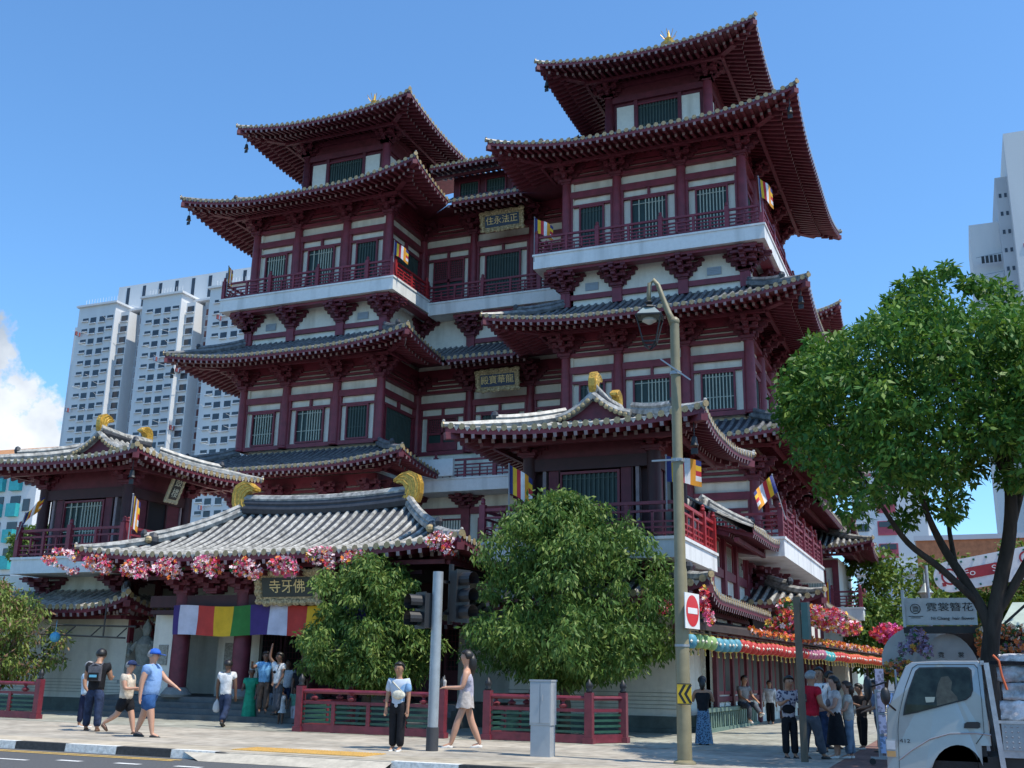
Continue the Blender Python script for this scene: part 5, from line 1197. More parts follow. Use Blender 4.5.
        for kf in range(4):
            off = sd*(kf-1.5)*.0088*h; L = (.038, .045, .042, .034)[kf]*h; bend = (V((0, 1, 0)) if dd.z < -.6 else V((0, .2, -1)))*.25
            b1 = nd_(pm+dd*.02*h+off, .0055); b2_ = nd_(pm+dd*.02*h+off+(dd+bend).normalized()*L, .0045); E += [(q, b1), (b1, b2_)]
        tb = nd_(pm-sd*s*.016*h*1.0+dd*.005*h, .0065); tt = nd_(pm-sd*s*.028*h+dd*.03*h+V((0, .008*h, 0)), .0055); E += [(q, tb), (tb, tt)]
    skin_mesh('body', N, E, SK[sk], T, 1)
    # face
    R = Matrix.Rotation(R_(turn), 3, 'Z'); hcv = hc
    tf = lambda x, y, z_: tuple(hcv+V((x*h*1.1, .02*h+y*h, z_*h-.012*h)))
    b = MB(tf); b.add([(-.008, .046, -.012), (.008, .046, -.012), (0, .060, -.010), (0, .05, .012)], [(0, 1, 2), (0, 2, 3), (1, 3, 2)], 0)
    for s in (-1, 1): b.ball((s*.019, .044, .012), .006, 6, 1, (1.3, .6, .7)); b.box(s*.019-.009, s*.019+.009, .044, .048, .022, .025, 1); b.ball((s*.047, -.008, .0), .011, 6, 0, (.5, 1, 1.4))
    b.ball((0, .042, -.026), .01, 6, 2, (1.3, .5, .4)); fo = b.build('face', [SK[sk], EYE_M, LIP]); fo.parent = T
    # hair / cap
    if hair:
        b = MB(); S = hcv+V((0, -.006*h, .012*h)); m_ = 10; vs = []; fs = []
        rings = [(0, 1.0), (.35, .95), (.75, .72), (1.15, .40), (1.5, .05), (1.85, -.22), (2.1, -.45)]
        for j, (ph, zz) in enumerate(rings):
            for k in range(14):
                th = 2*pi*k/14; fr = max(0, sin(th)); cut = 1-(.25*fr if zz < .2 else 0)
                if zz < .45 and fr > .35: zz2 = .42
                else: zz2 = zz
                rr = 1.16*math.sqrt(max(.02, 1-min(1, abs(zz2))**2))*(1.04 if zz2 > -.3 else .95)
                vs.append((S.x+.057*h*rr*cos(th), S.y+.066*h*rr*sin(th)*(.86 if zz2 != zz else 1), S.z+.07*h*zz2))
        for j in range(len(rings)-1):
            for k in range(14): k2 = (k+1) % 14; fs.append((j*14+k, j*14+k2, (j+1)*14+k2, (j+1)*14+k))
        b.add(vs, fs)
        if long:
            L = .16 if long is True else long
            b.tube([S+V((0, -.035*h, .01*h)), S+V((0, -.058*h, -.05*h)), S+V((0, -.062*h, -L*.6*h)), S+V((0, -.05*h, -L*h))], [.045*h, .05*h, .045*h, .02*h], 10)
        o = b.build('hair', HAIR[hair], None, True); o.parent = T
    if cap:
        b = MB(); S = hcv+V((0, .002*h, .018*h)); b.lathe([(.07*h*cos(a), .068*h*sin(a)) for a in (0, .3, .6, .9, 1.2, 1.5)], S, 14, 0, 1, 1.1)
        b.add([(S.x-.05*h, S.y+.045*h, S.z+.004*h), (S.x+.05*h, S.y+.045*h, S.z+.004*h), (S.x+.038*h, S.y+.13*h, S.z-.008*h), (S.x-.038*h, S.y+.13*h, S.z-.008*h), (S.x-.05*h, S.y+.045*h, S.z-.002*h), (S.x+.05*h, S.y+.045*h, S.z-.002*h), (S.x+.038*h, S.y+.13*h, S.z-.014*h), (S.x-.038*h, S.y+.13*h, S.z-.014*h)], [(0, 1, 2, 3), (7, 6, 5, 4), (2, 6, 7, 3), (0, 4, 5, 1)])
        o = b.build('cap', cap, None, True); o.parent = T
    # shirt
    if top is not None:
        N = []; E = []; k = .012
        p0 = nd_(J['p']-V((0, 0, .065*h)), .072*ft+k, .062*ft+k); p = nd_(J['p']+V((0, 0, .03*h)), .068*ft+k, .058*ft+k); w = nd_(J['w']+V((0, .008*h*(ft-1)*4, 0)), .068*ft+k, .059*ft+k); c = nd_(J['c'], .084*ft+k, .058*ft+k); n0 = nd_(J['n']-up*.022*h, .046); E += [(p0, p), (p, w), (w, c), (c, n0)]
        for i in range(2):
            a = nd_(J['s%d' % i], .036*(1+.4*(ft-1))+k*.8)
            if sleeve > 0:
                q = J['s%d' % i].lerp(J['e_%d' % i], min(1, sleeve*1.2)); b_ = nd_(q, .031*(1+.4*(ft-1))+k*.8); E += [(c, a), (a, b_)]
                if sleeve > .9: d = nd_(J['w%d' % i]-J['d%d' % i]*.02*h, .024); E += [(b_, d)]
            else: E += [(c, a)]
        skin_mesh('shirt', N, E, top, T, 1)
    if bottom is not None and kind == 'trousers':
        N = []; E = []; k = .009; p = nd_(J['p']+V((0, 0, .07*h)), .064*ft+k, .054*ft+k); p2 = nd_(J['p']-V((0, 0, .015*h)), .064*ft+k, .056*ft+k); E += [(p, p2)]
        for i in range(2):
            a = nd_(J['h%d' % i]-V((0, 0, .03*h)), .052*ft+k); E += [(p2, a)]; kn = J['k%d' % i]; an = J['a%d' % i]
            if blen <= .55: q = J['h%d' % i].lerp(kn, min(1, blen*1.75)); b_ = nd_(q, .045+k); E += [(a, b_)]
            else: b_ = nd_(kn, .036+k); q = kn.lerp(an, (blen-.5)*2*.97); d = nd_(q, .029+k*(1.6 if blen > .95 else 1)); E += [(a, b_), (b_, d)]
        skin_mesh('trousers' if blen > .6 else 'shorts', N, E, bottom, T, 1, 0)
    if skirt:
        zt, zb, r0, r1, M, fy = skirt; b = MB(); vs = []; fs = []; n_ = 24; m_ = 8; mid = (J['k0']+J['k1'])/2
        for j in range(m_+1):
            t = j/m_; z_ = (zt+(zb-zt)*t)*h-0; 
            for k in range(n_):
                th = 2*pi*k/n_; rr = (r0+(r1-r0)*t**.8)*h*(1+.07*t*sin(th*7+1)); yo = J['p'].y+(fy*h)*t
                vs.append((rr*cos(th), yo+rr*.8*sin(th), z_+.006*h*t*sin(th*5)))
        for j in range(m_):
            for k in range(n_): k2 = (k+1) % n_; fs.append((j*n_+k, j*n_+k2, (j+1)*n_+k2, (j+1)*n_+k))
        b.add(vs, fs); o = b.build('skirt', M, None, True); o.parent = T
    if shoe:
        for i in range(2):
            b = MB(); a, t, e = J['a%d' % i], J['t%d' % i], J['e%d' % i]; dz = V((0, 0, -.012*h)); b.tube([e+dz, a.lerp(t, .2)+dz*1.3, a.lerp(t, .75)+dz*.9, t+dz*.6+(t-a).normalized()*.02*h], [.02*h, .027*h, .025*h, .013*h], 10); o = b.build('shoe', shoe, None, True); o.parent = T
    for ex in extras: ex(T, J, h)
    return T
def bagpack(M, M2):
    def f(T, J, h):
        b = MB(); c = J['c']; y = c.y-.085*h; b.box(-.075*h, .075*h, y-.07*h, y, c.z-.13*h, c.z+.05*h, 0); b.box(-.06*h, .06*h, y-.1*h, y-.07*h, c.z-.12*h, c.z-.03*h, 1); b.tube([(-.06*h, y-.035*h, c.z+.05*h), (0, y-.04*h, c.z+.075*h), (.06*h, y-.035*h, c.z+.05*h)], .014*h, 6, 0)
        for s in (-1, 1): b.tube([(s*.05*h, y, c.z+.04*h), (s*.062*h, c.y-.02*h, c.z+.1*h), (s*.062*h, c.y+.066*h, c.z+.05*h), (s*.07*h, c.y+.03*h, c.z-.08*h)], .01*h, 6, 0)
        b.box(-.045*h, .045*h, y-.103*h, y-.1*h, c.z-.085*h, c.z-.055*h, 2)
        o = b.build('backpack', [M, M2, mat('pack_label', (.1, .35, .5))]); tag(o, 'grey and black backpack worn on both shoulders of the man in jeans', 'backpack'); o.matrix_world = T.matrix_basis
    return f
def sling(M, side=1, z=-.1, strap=True, w=.085, front=.075, name='shoulder_bag', label=None):
    def f(T, J, h):
        b = MB(); c = J['c']; cx = side*.03*h; cz = c.z+z*h; y = c.y+front*h
        b.ball((cx, y, cz), w*h, 12, 0, (1, .32, .62))
        if strap: b.tube([(cx-.06*h, y-.01*h, cz+.02*h), (-side*.06*h, c.y+.06*h, c.z+.05*h), (-side*.062*h, c.y, c.z+.092*h), (-side*.05*h, c.y-.07*h, c.z+.03*h), (side*.08*h, c.y-.055*h, cz+.0*h), (cx+.07*h, y-.02*h, cz+.01*h)], .008*h, 6)
        o = b.build(name, M, None, True); o.parent = T
    return f
def held(hand, kind, M, label, cat):
    def f(T, J, h):
        w = J['w%d' % hand]+J['d%d' % hand]*.045*h; b = MB()
        if kind == 'plastic_bag': b.lathe([(.006, 0), (.02, -.05), (.07, -.12), (.095, -.2), (.1, -.28), (.07, -.34), (.02, -.36)], w, 12, 0, 1, .6)
        elif kind == 'cup': b.lathe([(.03, -.04), (.036, .05), (.03, .07), (.006, .09)], w+V((0, .03, .05)), 12); b.tube([w+V((0, .03, .1)), w+V((0, .04, .22))], .005, 5)
        elif kind == 'phone': b.box(w.x-.035, w.x+.035, w.y+.01, w.y+.02, w.z-.02, w.z+.12)
        elif kind == 'bottle': b.lathe([(.03, -.08), (.03, .06), (.012, .1), (.012, .13)], w, 10)
        o = b.build(kind, M); o.matrix_world = T.matrix_basis; tag(o, label, cat)
    return f
def pattern(name, c1, c2, sc):
    if name in MATS: return MATS[name]
    M = mat(name, c1, .85, .05); nt = M.node_tree; b = nt.nodes['Principled BSDF']; v = nt.nodes.new('ShaderNodeTexVoronoi'); v.inputs['Scale'].default_value = sc
    tc = nt.nodes.new('ShaderNodeTexCoord'); nt.links.new(tc.outputs['Object'], v.inputs['Vector']); r = nt.nodes.new('ShaderNodeValToRGB'); r.color_ramp.interpolation = 'CONSTANT'
    r.color_ramp.elements[0].color = (*c1, 1); r.color_ramp.elements[1].color = (*c2, 1); r.color_ramp.elements[1].position = .42; nt.links.new(v.outputs['Distance'], r.inputs['Fac']); nt.links.new(r.outputs['Color'], b.inputs['Base Color']); return M
JEAN = cloth('jeans', (.022, .035, .075), var=.5); LJEAN = cloth('light_jeans', (.17, .23, .31), var=.3); BLK = cloth('black', (.014, .014, .017)); WHT = cloth('white', (.66, .66, .66)); NAVY = cloth('navy', (.015, .02, .05)); BLUES = cloth('blue_shorts', (.03, .09, .24)); POLO = cloth('sky_polo', (.22, .36, .62), var=.08)
CRM = cloth('cream', (.58, .50, .40)); GRYT = cloth('grey_trousers', (.07, .08, .10)); REDC = cloth('red_shirt', (.42, .012, .03)); LAV = cloth('lavender', (.42, .40, .48)); SKT = cloth('grey_skirt', (.42, .38, .36)); GRN = cloth('sari_green', (.02, .26, .16), var=.25); BLU = cloth('mid_blue', (.13, .32, .55)); SAND = mat('sandal', (.10, .05, .03), .7); WSH = mat('white_shoe', (.65, .63, .60), .6); BSH = mat('black_shoe', (.02, .02, .02), .6)
AW = (-.39, .92); TO = (.39, -.92); RT = (.92, .39); LF = (-.92, -.39)
def people():
    person('person in black T-shirt and jeans seen from behind with a grey backpack, head bowed', (91, 731), 648, (-.45, .9), 'tan', 'black', legs=((10, 2), (-12, 0)), arms=((18, 12, 80), (18, 12, 80)), nod=28, fat=1.2, top=BLK, bottom=JEAN, shoe=SAND, spread=.35, extras=[bagpack(cloth('pack_grey', (.10, .10, .115)), BLK)])
    person('person in light blue top mostly hidden behind the man with the backpack', (82, 727), 662, (.9, .3), 'tan', 'grey', legs=((4, 0), (-4, 0)), arms=((10, 8, 30), (10, 8, 30)), top=cloth('pale_blue', (.42, .55, .68)), bottom=NAVY, blen=.95, shoe=WSH)
    person('short person in navy cap, cream top and black shorts walking beside the tall man', (122, 734), 660, (.97, .25), 'light', 'grey', legs=((20, 8), (-18, 40)), arms=((10, 10, 75), (15, 8, 80)), nod=8, fat=1.2, top=CRM, bottom=BLK, blen=.5, shoe=SAND, cap=cloth('navy_cap', (.02, .035, .10)))
    person('large person in sky blue polo, blue cap and blue shorts striding to the right', (145, 737), 649, (.97, .25), 'light', 'grey', legs=((-16, 4), (16, 6)), arms=((42, 8, 18), (-12, 10, 12)), fat=1.5, top=POLO, bottom=BLUES, blen=.52, shoe=BSH, cap=cloth('blue_cap', (.03, .11, .45)))
    person('person in white T-shirt and jeans walking towards the gate with a plastic bag', (223, 727), 660, (-.25, .95), 'dark', 'black', legs=((14, 5), (-12, 30)), arms=((5, 12, 8), (-3, 12, 10)), fat=1.08, top=WHT, bottom=JEAN, shoe=BSH, extras=[held(0, 'plastic_bag', mat('thin_white_plastic', (.6, .6, .6), .4, trans=.3), 'white plastic bag in the left hand of the man in the white T-shirt', 'bag')])
    person('person in a long green sari at the foot of the gate steps', (248, 722), 669, TO, 'dark', 'grey', legs=((3, 0), (-3, 0)), arms=((5, 10, 30), (12, 10, 70)), fat=1.15, top=GRN, sleeve=.5, bottom=None, skirt=(.64, .01, .085, .15, GRN, .0), shoe=SAND)
    person('person in blue shirt standing on the gate steps behind the sari', (262, 712), 652, (.6, -.8), 'dark', 'black', legs=((4, 0), (-3, 0)), arms=((20, 8, 10), (60, 40, 60)), fat=1.15, top=BLU, bottom=cloth('brown_trousers', (.08, .06, .05)), shoe=BSH, z=.3)
    person('person in white shirt raising a hand to shade the eyes on the gate steps', (276, 714), 653, (-.3, -.95), 'dark', 'black', legs=((3, 0), (-3, 0)), arms=((10, 10, 20), (150, 25, 40)), top=WHT, bottom=GRYT, shoe=BSH, z=.3, extras=[sling(BLK, 1, -.05, True, .04)])
    person('long haired person in black top and light blue jeans with the children', (271, 722), 664, TO, 'tan', 'black', .22, legs=((4, 0), (-4, 0)), arms=((5, 8, 20), (10, 10, 30)), top=BLK, bottom=LJEAN, shoe=BSH)
    person('small child in a white dress in front of the gate', (280, 724), 687, TO, 'dark', 'black', legs=((3, 0), (-3, 0)), arms=((5, 12, 15), (5, 12, 15)), top=WHT, sleeve=0, skirt=(.6, .3, .08, .15, WHT, 0), shoe=SAND, bottom=BLK, blen=.2)
    person('small child in a green vest and pale trousers in front of the gate', (293, 724), 687, (.2, -.98), 'dark', 'black', legs=((12, 0), (-10, 0)), arms=((5, 12, 15), (5, 12, 15)), top=cloth('mint_vest', (.12, .32, .24)), bottom=cloth('pale_trousers', (.5, .5, .55)), shoe=BSH)
    person('person in pale patterned shirt behind the child in white', (285, 715), 660, TO, 'dark', 'black', legs=((2, 0), (-2, 0)), arms=((5, 8, 15), (5, 8, 15)), fat=1.1, top=pattern('pale_print', (.45, .48, .52), (.62, .64, .66), 30), bottom=JEAN, shoe=BSH, z=.15)
    person('person in dark shirt at the right end of the group by the gate', (298, 718), 664, TO, 'dark', 'black', legs=((2, 0), (-2, 0)), arms=((5, 8, 15), (5, 8, 15)), fat=1.25, top=BLK, bottom=GRYT, shoe=BSH, z=.15)
    person('young person in pale blue shirt with a white sling bag waiting at the kerb', (396, 751), 663, (.12, -.99), 'tan', 'black', legs=((2, 0), (-2, 0)), arms=((2, 8, 8), (2, 8, 12)), fat=.92, top=pattern('two_tone_blue', (.20, .36, .58), (.46, .52, .60), 2.2), sleeve=.65, bottom=BLK, shoe=WSH, extras=[sling(cloth('cream_bag', (.62, .58, .47)), -1, -.1, True, .085)])
    person('long haired person in lavender top and short grey skirt walking left with a cup', (465, 748), 649, LF, 'light', 'black', .2, legs=((20, 4), (-14, 10)), arms=((14, 8, 75), (12, 8, 80)), fat=.95, top=LAV, sleeve=0, bottom=None, skirt=(.60, .40, .074, .118, SKT, .012), shoe=WSH, extras=[held(1, 'cup', mat('clear_cup', (.45, .42, .40), .2), 'small iced drink cup in the hand of the woman walking left', 'cup')])
    person('dark haired person in black top and long blue patterned skirt facing the temple', (704, 745), 677, (-.2, .98), 'tan', 'black', .14, legs=((2, 0), (-2, 0)), arms=((20, 15, 100), (20, 15, 100)), top=BLK, sleeve=0, bottom=None, skirt=(.62, .02, .07, .135, pattern('blue_lace_print', (.02, .04, .08), (.12, .22, .33), 30), 0), shoe=BSH)
    person('person in grey shirt seated on the green balustrade with crossed leg', (742, 722), 0, (.75, -.65), 'tan', 'black', legs=((88, 40), (80, 85)), arms=((25, 8, 40), (25, 8, 45)), lean=8, top=cloth('grey_shirt', (.25, .25, .25)), bottom=GRYT, shoe=WSH, H=1.66, xy=(-6.45, 33.6), seat=.6)
    person('person in white shirt and black trousers standing by the temple wall', (771, 724), 681, (.1, -.99), 'tan', 'black', legs=((3, 0), (-3, 0)), arms=((3, 10, 8), (3, 10, 8)), fat=1.1, top=WHT, sleeve=1, bottom=BLK, shoe=BSH)
    person('person in floral blouse and dark vest looking down at a phone', (791, 758), 676, (.5, -.85), 'tan', 'black', legs=((2, 0), (-2, 0)), arms=((25, 12, 85), (25, 12, 85)), nod=22, fat=1.0, top=pattern('floral_print', (.05, .05, .09), (.40, .36, .38), 18), sleeve=.7, bottom=BLK, shoe=BSH, extras=[held(0, 'phone', BLACK, 'dark phone in the hands of the woman in the floral blouse', 'phone'), sling(BLK, 1, -.14, False, .09)])
    person('grey haired person in red shirt and grey trousers behind the brown post', (813, 759), 671, (.3, .3), 'tan', 'grey', legs=((-10, 0), (14, 0)), arms=((18, 8, 60), (10, 8, 50)), lean=5, fat=1.2, top=REDC, bottom=GRYT, shoe=BSH)
    person('tall person in white T-shirt with a dark strap across the chest', (823, 752), 668, (-.1, -1), 'tan', 'black', legs=((4, 0), (-4, 0)), arms=((5, 8, 25), (5, 8, 25)), fat=1.12, top=WHT, bottom=JEAN, shoe=BSH, extras=[sling(NAVY, 1, -.14, True, .05)])
    person('person in grey shirt half hidden behind the tall man in the white T-shirt', (833, 749), 672, (.9, -.3), 'tan', 'black', legs=((4, 0), (-4, 0)), arms=((5, 8, 25), (5, 8, 25)), top=cloth('blue_grey', (.22, .26, .30)), bottom=LJEAN, shoe=BSH)
    person('person in short white top and long black skirt holding a bag', (838, 758), 677, LF, 'light', 'black', .12, legs=((4, 0), (-4, 0)), arms=((18, 8, 55), (14, 8, 60)), fat=1.0, top=cloth('off_white', (.6, .56, .53)), bottom=None, skirt=(.6, .16, .075, .155, BLK, 0), shoe=WSH, extras=[sling(cloth('taupe_bag', (.2, .17, .17)), 1, -.06, False, .085)])
    person('brown haired person in cream T-shirt and light blue jeans beside the black skirt', (851, 758), 682, (-.95, -.2), 'light', 'brown', .13, legs=((4, 0), (-4, 0)), arms=((18, 8, 60), (14, 8, 60)), fat=1.0, top=cloth('cream_tee', (.52, .48, .42)), bottom=LJEAN, shoe=WSH)
    person('person in dark clothes looking at a phone near the sign trolley', (864, 749), 684, (-.6, -.6), 'tan', 'black', legs=((4, 0), (-4, 0)), arms=((25, 8, 85), (25, 8, 85)), nod=15, top=cloth('dark_brown', (.05, .035, .03)), bottom=BLK, shoe=WSH, extras=[held(1, 'phone', WHITE, 'white phone held by the person in dark clothes', 'phone')])
    person('person in blue grey T-shirt behind the sign trolley beside the truck', (882, 752), 681, LF, 'tan', 'black', legs=((4, 0), (-4, 0)), arms=((20, 8, 50), (20, 8, 60)), lean=6, fat=1.1, top=cloth('slate_blue', (.20, .24, .33)), bottom=GRYT, shoe=BSH)
people()

# ------------------------------------------------------------------ truck, trolley, shop
def truck():
    Y0, Y1 = 17.2, 18.9; PT = mat('silver_paint', (.33, .34, .35), .28, .03, 8., 0, .6, .45); GL = mat('truck_glass', (.014, .022, .02), .12, .6, 5., 0, .25); RUB = mat('tyre_rubber', (.02, .02, .02), .85, .2, 20., .3)  # mottling in the glass colour stands for painted reflections
    T = thing('truck', 'silver light truck with its cab facing left and wrapped bundles on the stake bed', 'truck', (-.4, Y0, -.13))
    q = lambda px, py: (atY(px, py, Y0).x, atY(px, py, Y0).z)
    top = [(886.8, 709), (890.5, 702), (897, 684), (905, 666), (911, 662), (940, 660.5), (978, 660.5), (982, 664), (985.5, 700), (989, 722), (991.5, 746)]
    arch = [(982, 746)]+[(958+27*cos(a), 777-32*sin(a)) for a in [0.35+.25*i for i in range(11)]]+[(925, 775)]
    low = [(905, 800), (888, 800), (887, 768), (886.5, 740)]
    prof = [q(*p) for p in top+arch+low]; n = len(prof); cx = sum(p[0] for p in prof)/n; cz = sum(p[1] for p in prof)/n
    roofz = max(p[1] for p in prof)
    def sec(y, k, tum): return [(cx+(x-cx)*k, y+(tum*max(0, (z-1.05))), cz+(z-cz)*k) for x, z in prof]
    b = MB(); rows = [sec(Y0+.0, .985, .12), sec(Y0+.012, .993, .12), sec(Y0+.04, 1, .12), sec(Y1-.04, 1, -.12), sec(Y1, .985, -.12)]
    b.add([p for r in rows for p in r], [(j*n+i, j*n+(i+1) % n, (j+1)*n+(i+1) % n, (j+1)*n+i) for j in range(4) for i in range(n)]+[tuple(range(n)), tuple(range(4*n, 5*n))[::-1]])
    b.build('cab', PT, T)
    ys = lambda z, d=.0: Y0-d+.12*max(0, z-1.05)
    def panel(name, pts, d, M, par=T):
        m = MB(); P = [q(*p) for p in pts]; v = [(x, ys(z, d), z) for x, z in P]; v2 = [(x, ys(z, -.02), z) for x, z in P]; k = len(P); m.add(v+v2, [tuple(range(k))]+[(i, (i+1) % k, (i+1) % k+k, i+k) for i in range(k)]); return m.build(name, M, par)
    win = [(903, 715.5), (904.5, 705), (909, 688), (915, 671), (919, 667.3), (945, 666.8), (968, 667), (971.5, 670), (973.2, 690), (971, 696), (966, 700), (940, 706.5), (916, 713)]
    panel('window_seal', win, .006, BLACK); g = panel('side_window', [((x-938)*.955+938, (y-690)*.94+690) for x, y in win], .011, GL)
    m = MB(); P = [q(*p_) for p_ in ((890.8, 703.5), (897.2, 685.5), (905.2, 667.5))]; vs = [(x-.012, y, z+.004) for x, z in P for y in (Y0+.1, Y1-.1)]; m.add(vs, [(0, 1, 3, 2), (2, 3, 5, 4)]); m.build('windscreen', GL, T)
    panel('headrest', [(938, 684), (941, 677), (948, 676), (952, 682), (951, 690), (957, 697), (958, 700.5), (937, 706), (936, 694)], .0125, mat('seat_seen', (.035, .042, .035), .6, .5, 9.)); panel('paper_on_dash', [(925, 697), (935, 697), (934, 702), (926, 702.5)], .0135, mat('paper', (.25, .3, .27)))
    d = [(899.5, 770), (898, 730), (899, 715), (905, 688), (912, 668), (917, 664.6), (974, 664.3), (977.5, 668), (981.5, 700), (984, 733), (976, 744)]
    m = MB(); P = [q(*p) for p in d]
    for (x0, z0), (x1, z1) in zip(P[:-1], P[1:]): m.bar((x0, ys(z0, .003), z0), (x1, ys(z1, .003), z1), .006, .010)
    m.build('door_seam', BLACK, T)
    m = MB(); P = [q(x, y) for x, y in ((899, 760), (912, 750), (930, 739), (950, 733.5), (975, 733), (991, 735))]
    for (x0, z0), (x1, z1) in zip(P[:-1], P[1:]): m.tube([(x0, Y0+.002, z0), (x1, Y0+.002, z1)], .012, 6)
    m.build('body_crease', PT, T)
    panel('door_handle', [(964, 728), (964.5, 723.5), (967, 722), (978, 721.8), (980, 723), (980, 727.5), (978, 728.5)], .018, BLACK)
    t = q(905, 741); text('badge', '412', .075, BLACK, mtx((t[0], Y0-.008, t[1]), (1, 0, 0), (0, 0, 1)), T, .002, sx=1.3)
    m = MB(); hx, hz = q(894, 748); m.box(hx-.11, hx+.03, Y0-.012, Y0+.3, hz-.13, hz+.12, 0); m.box(hx-.10, hx+.02, Y0-.02, Y0-.01, hz-.02, hz+.1, 1); m.box(hx-.10, hx+.02, Y0-.02, Y0-.01, hz-.12, hz-.04, 2); m.build('headlight', [STEEL, mat('lamp_lens', (.55, .56, .56), .15), mat('amber_lens', (.5, .3, .12), .2)], T)
    wx, wz = q(955, 776); m = MB(); m.tf = lambda x, y, z: (wx+x, Y0+.1+z, .235+y)
    m.lathe([(.2, 0), (.33, 0), (.365, .04), (.365, .16), (.33, .2), (.2, .2)], (0, 0, 0), 28); o = m.build('tyre', RUB, T); m = MB(m.tf); m.lathe([(.02, .03), (.07, .03), (.09, .06), (.17, .07), (.2, .02)], (0, 0, 0), 20); m.build('rim', STEEL, o)
    m = MB(); m.box(wx-.5, wx+.45, Y0+.1, Y1-.1, .3, .62); m.build('wheel_well', BLACK, T)
    m = MB(); mx, mz = q(886, 696); m.ball((mx, Y0-.12, mz), .13, 12, 0, (.55, .5, 1)); m.tube([(mx, Y0-.1, mz-.08), (mx+.12, Y0+.02, mz-.2)], .014, 6); m.build('mirror', BLACK, T, True)
    m = MB(); mx, mz = atY(867.5, 688, 18.9).x, atY(867.5, 688, 18.9).z; m.ball((mx, 18.95, mz), .17, 12, 0, (.42, .5, 1.15)); m.tube([(mx, 18.95, mz), (mx+.3, 18.8, mz+.1)], .014, 6); m.build('mirror', BLACK, T, True)
    # stake bed
    fx, _ = q(995, 700); m = MB(); m.bar((fx-.07, Y0, roofz-.03), (fx+.03, Y0, .2), .07, .08); m.bar((fx-.1, Y1, roofz-.03), (fx+.0, Y1, .2), .08, .09); m.bar((fx-.12, Y0, roofz-.03), (fx-.12, Y1, roofz-.03), .06, .06)
    for i in range(5): m.bar((fx-.09+.03*i, Y0, 1.6-.3*i), (fx-.09+.03*i, Y1, 1.6-.3*i), .03, .04)
    m.box(fx, fx+3.2, Y0+.02, Y1, .38, .48, 0); m.bar((fx+.02, Y0, .86), (fx+3.2, Y0, .86), .03, .04)
    m.build('bed_frame', mat('worn_white_metal', (.42, .43, .44), .5, .2, 6., .1, .5, .3), T)
    m = MB(); m.box(fx+.05, fx+3.2, Y0-.0, Y0+.02, .48, .84)
    for i in range(40):
        for j in range(5): m.ball((fx+.1+.08*i, Y0-.002, .52+.07*j), .014, 5)
    m.build('side_board', STEEL, T); m = MB(); m.box(fx-.3, fx+3.2, Y0+.1, Y1-.1, .2, .38); m.build('chassis', BLACK, T)
    m = MB(); m.add([(fx-.1, Y0, roofz), (fx+3.2, Y0-.05, roofz-.04), (fx+3.2, Y1, roofz), (fx-.1, Y1, roofz+.03), (fx-.1, Y0, roofz-.05), (fx+3.2, Y0-.05, roofz-.1)], [(0, 1, 2, 3), (0, 4, 5, 1)]); m.build('tarpaulin', BLK, T)
    wrap = mat('wrap_foil', (.36, .37, .39), .35, .5, 7., 1.0, .7); wrap2 = mat('wrap_white', (.58, .56, .58), .6, .4, 6., 1.0); rr = random.Random(4)
    rows_ = [(.88, .27, 'lowest row'), (1.16, .24, 'second row'), (1.41, .22, 'third row'), (1.64, .16, 'top row')]
    for r, (z, hh, nm) in enumerate(rows_):
        for i in range(5):
            x0 = fx+.06+.6*i+.05*(r % 2); m = MB(); n_ = 9; vs = []; k = 5
            for a in range(n_+1):
                for c in range(k*4):
                    s_, t_ = divmod(c, k); t_ /= k; P = [(0, t_), (t_, 1), (1, 1-t_), (1-t_, 0)][s_]; y = Y0+.04+P[0]*.7; zz = z+P[1]*hh
                    e = 1-.12*abs(2*a/n_-1)**4; vs.append((x0+.57*a/n_+rr.uniform(-.006, .006), Y0+.39+(y-Y0-.39)*e+rr.uniform(-.03, .03), z+hh/2+(zz-z-hh/2)*e+rr.uniform(-.012, .012)))
            K = k*4; m.add(vs, [(a*K+c, a*K+(c+1) % K, (a+1)*K+(c+1) % K, (a+1)*K+c) for a in range(n_) for c in range(K)]+[tuple(range(K)), tuple(range(n_*K, n_*K+K))[::-1]])
            pos = ('next to the cab', 'second from the cab', 'third from the cab', 'fourth from the cab', 'fifth from the cab')[i]
            o = m.build('wrapped_bundle', wrap2 if (r+i) % 3 == 0 else wrap, None, True); tag(o, 'crumpled %s bundle in the %s on the truck bed, %s' % ('white' if (r+i) % 3 == 0 else 'silver', nm, pos), 'bundle', 'wrapped bundles on the truck bed')
    m = MB(); m.tube([(fx+.03, Y0-.01, 1.78), (fx+.1, Y0-.01, 1.7), (fx+.12, Y0-.01, 1.5), (fx+.17, Y0, 1.3)], .018, 6); m.build('orange_strap', mat('orange_strap', (.6, .12, .04)), T)
truck()
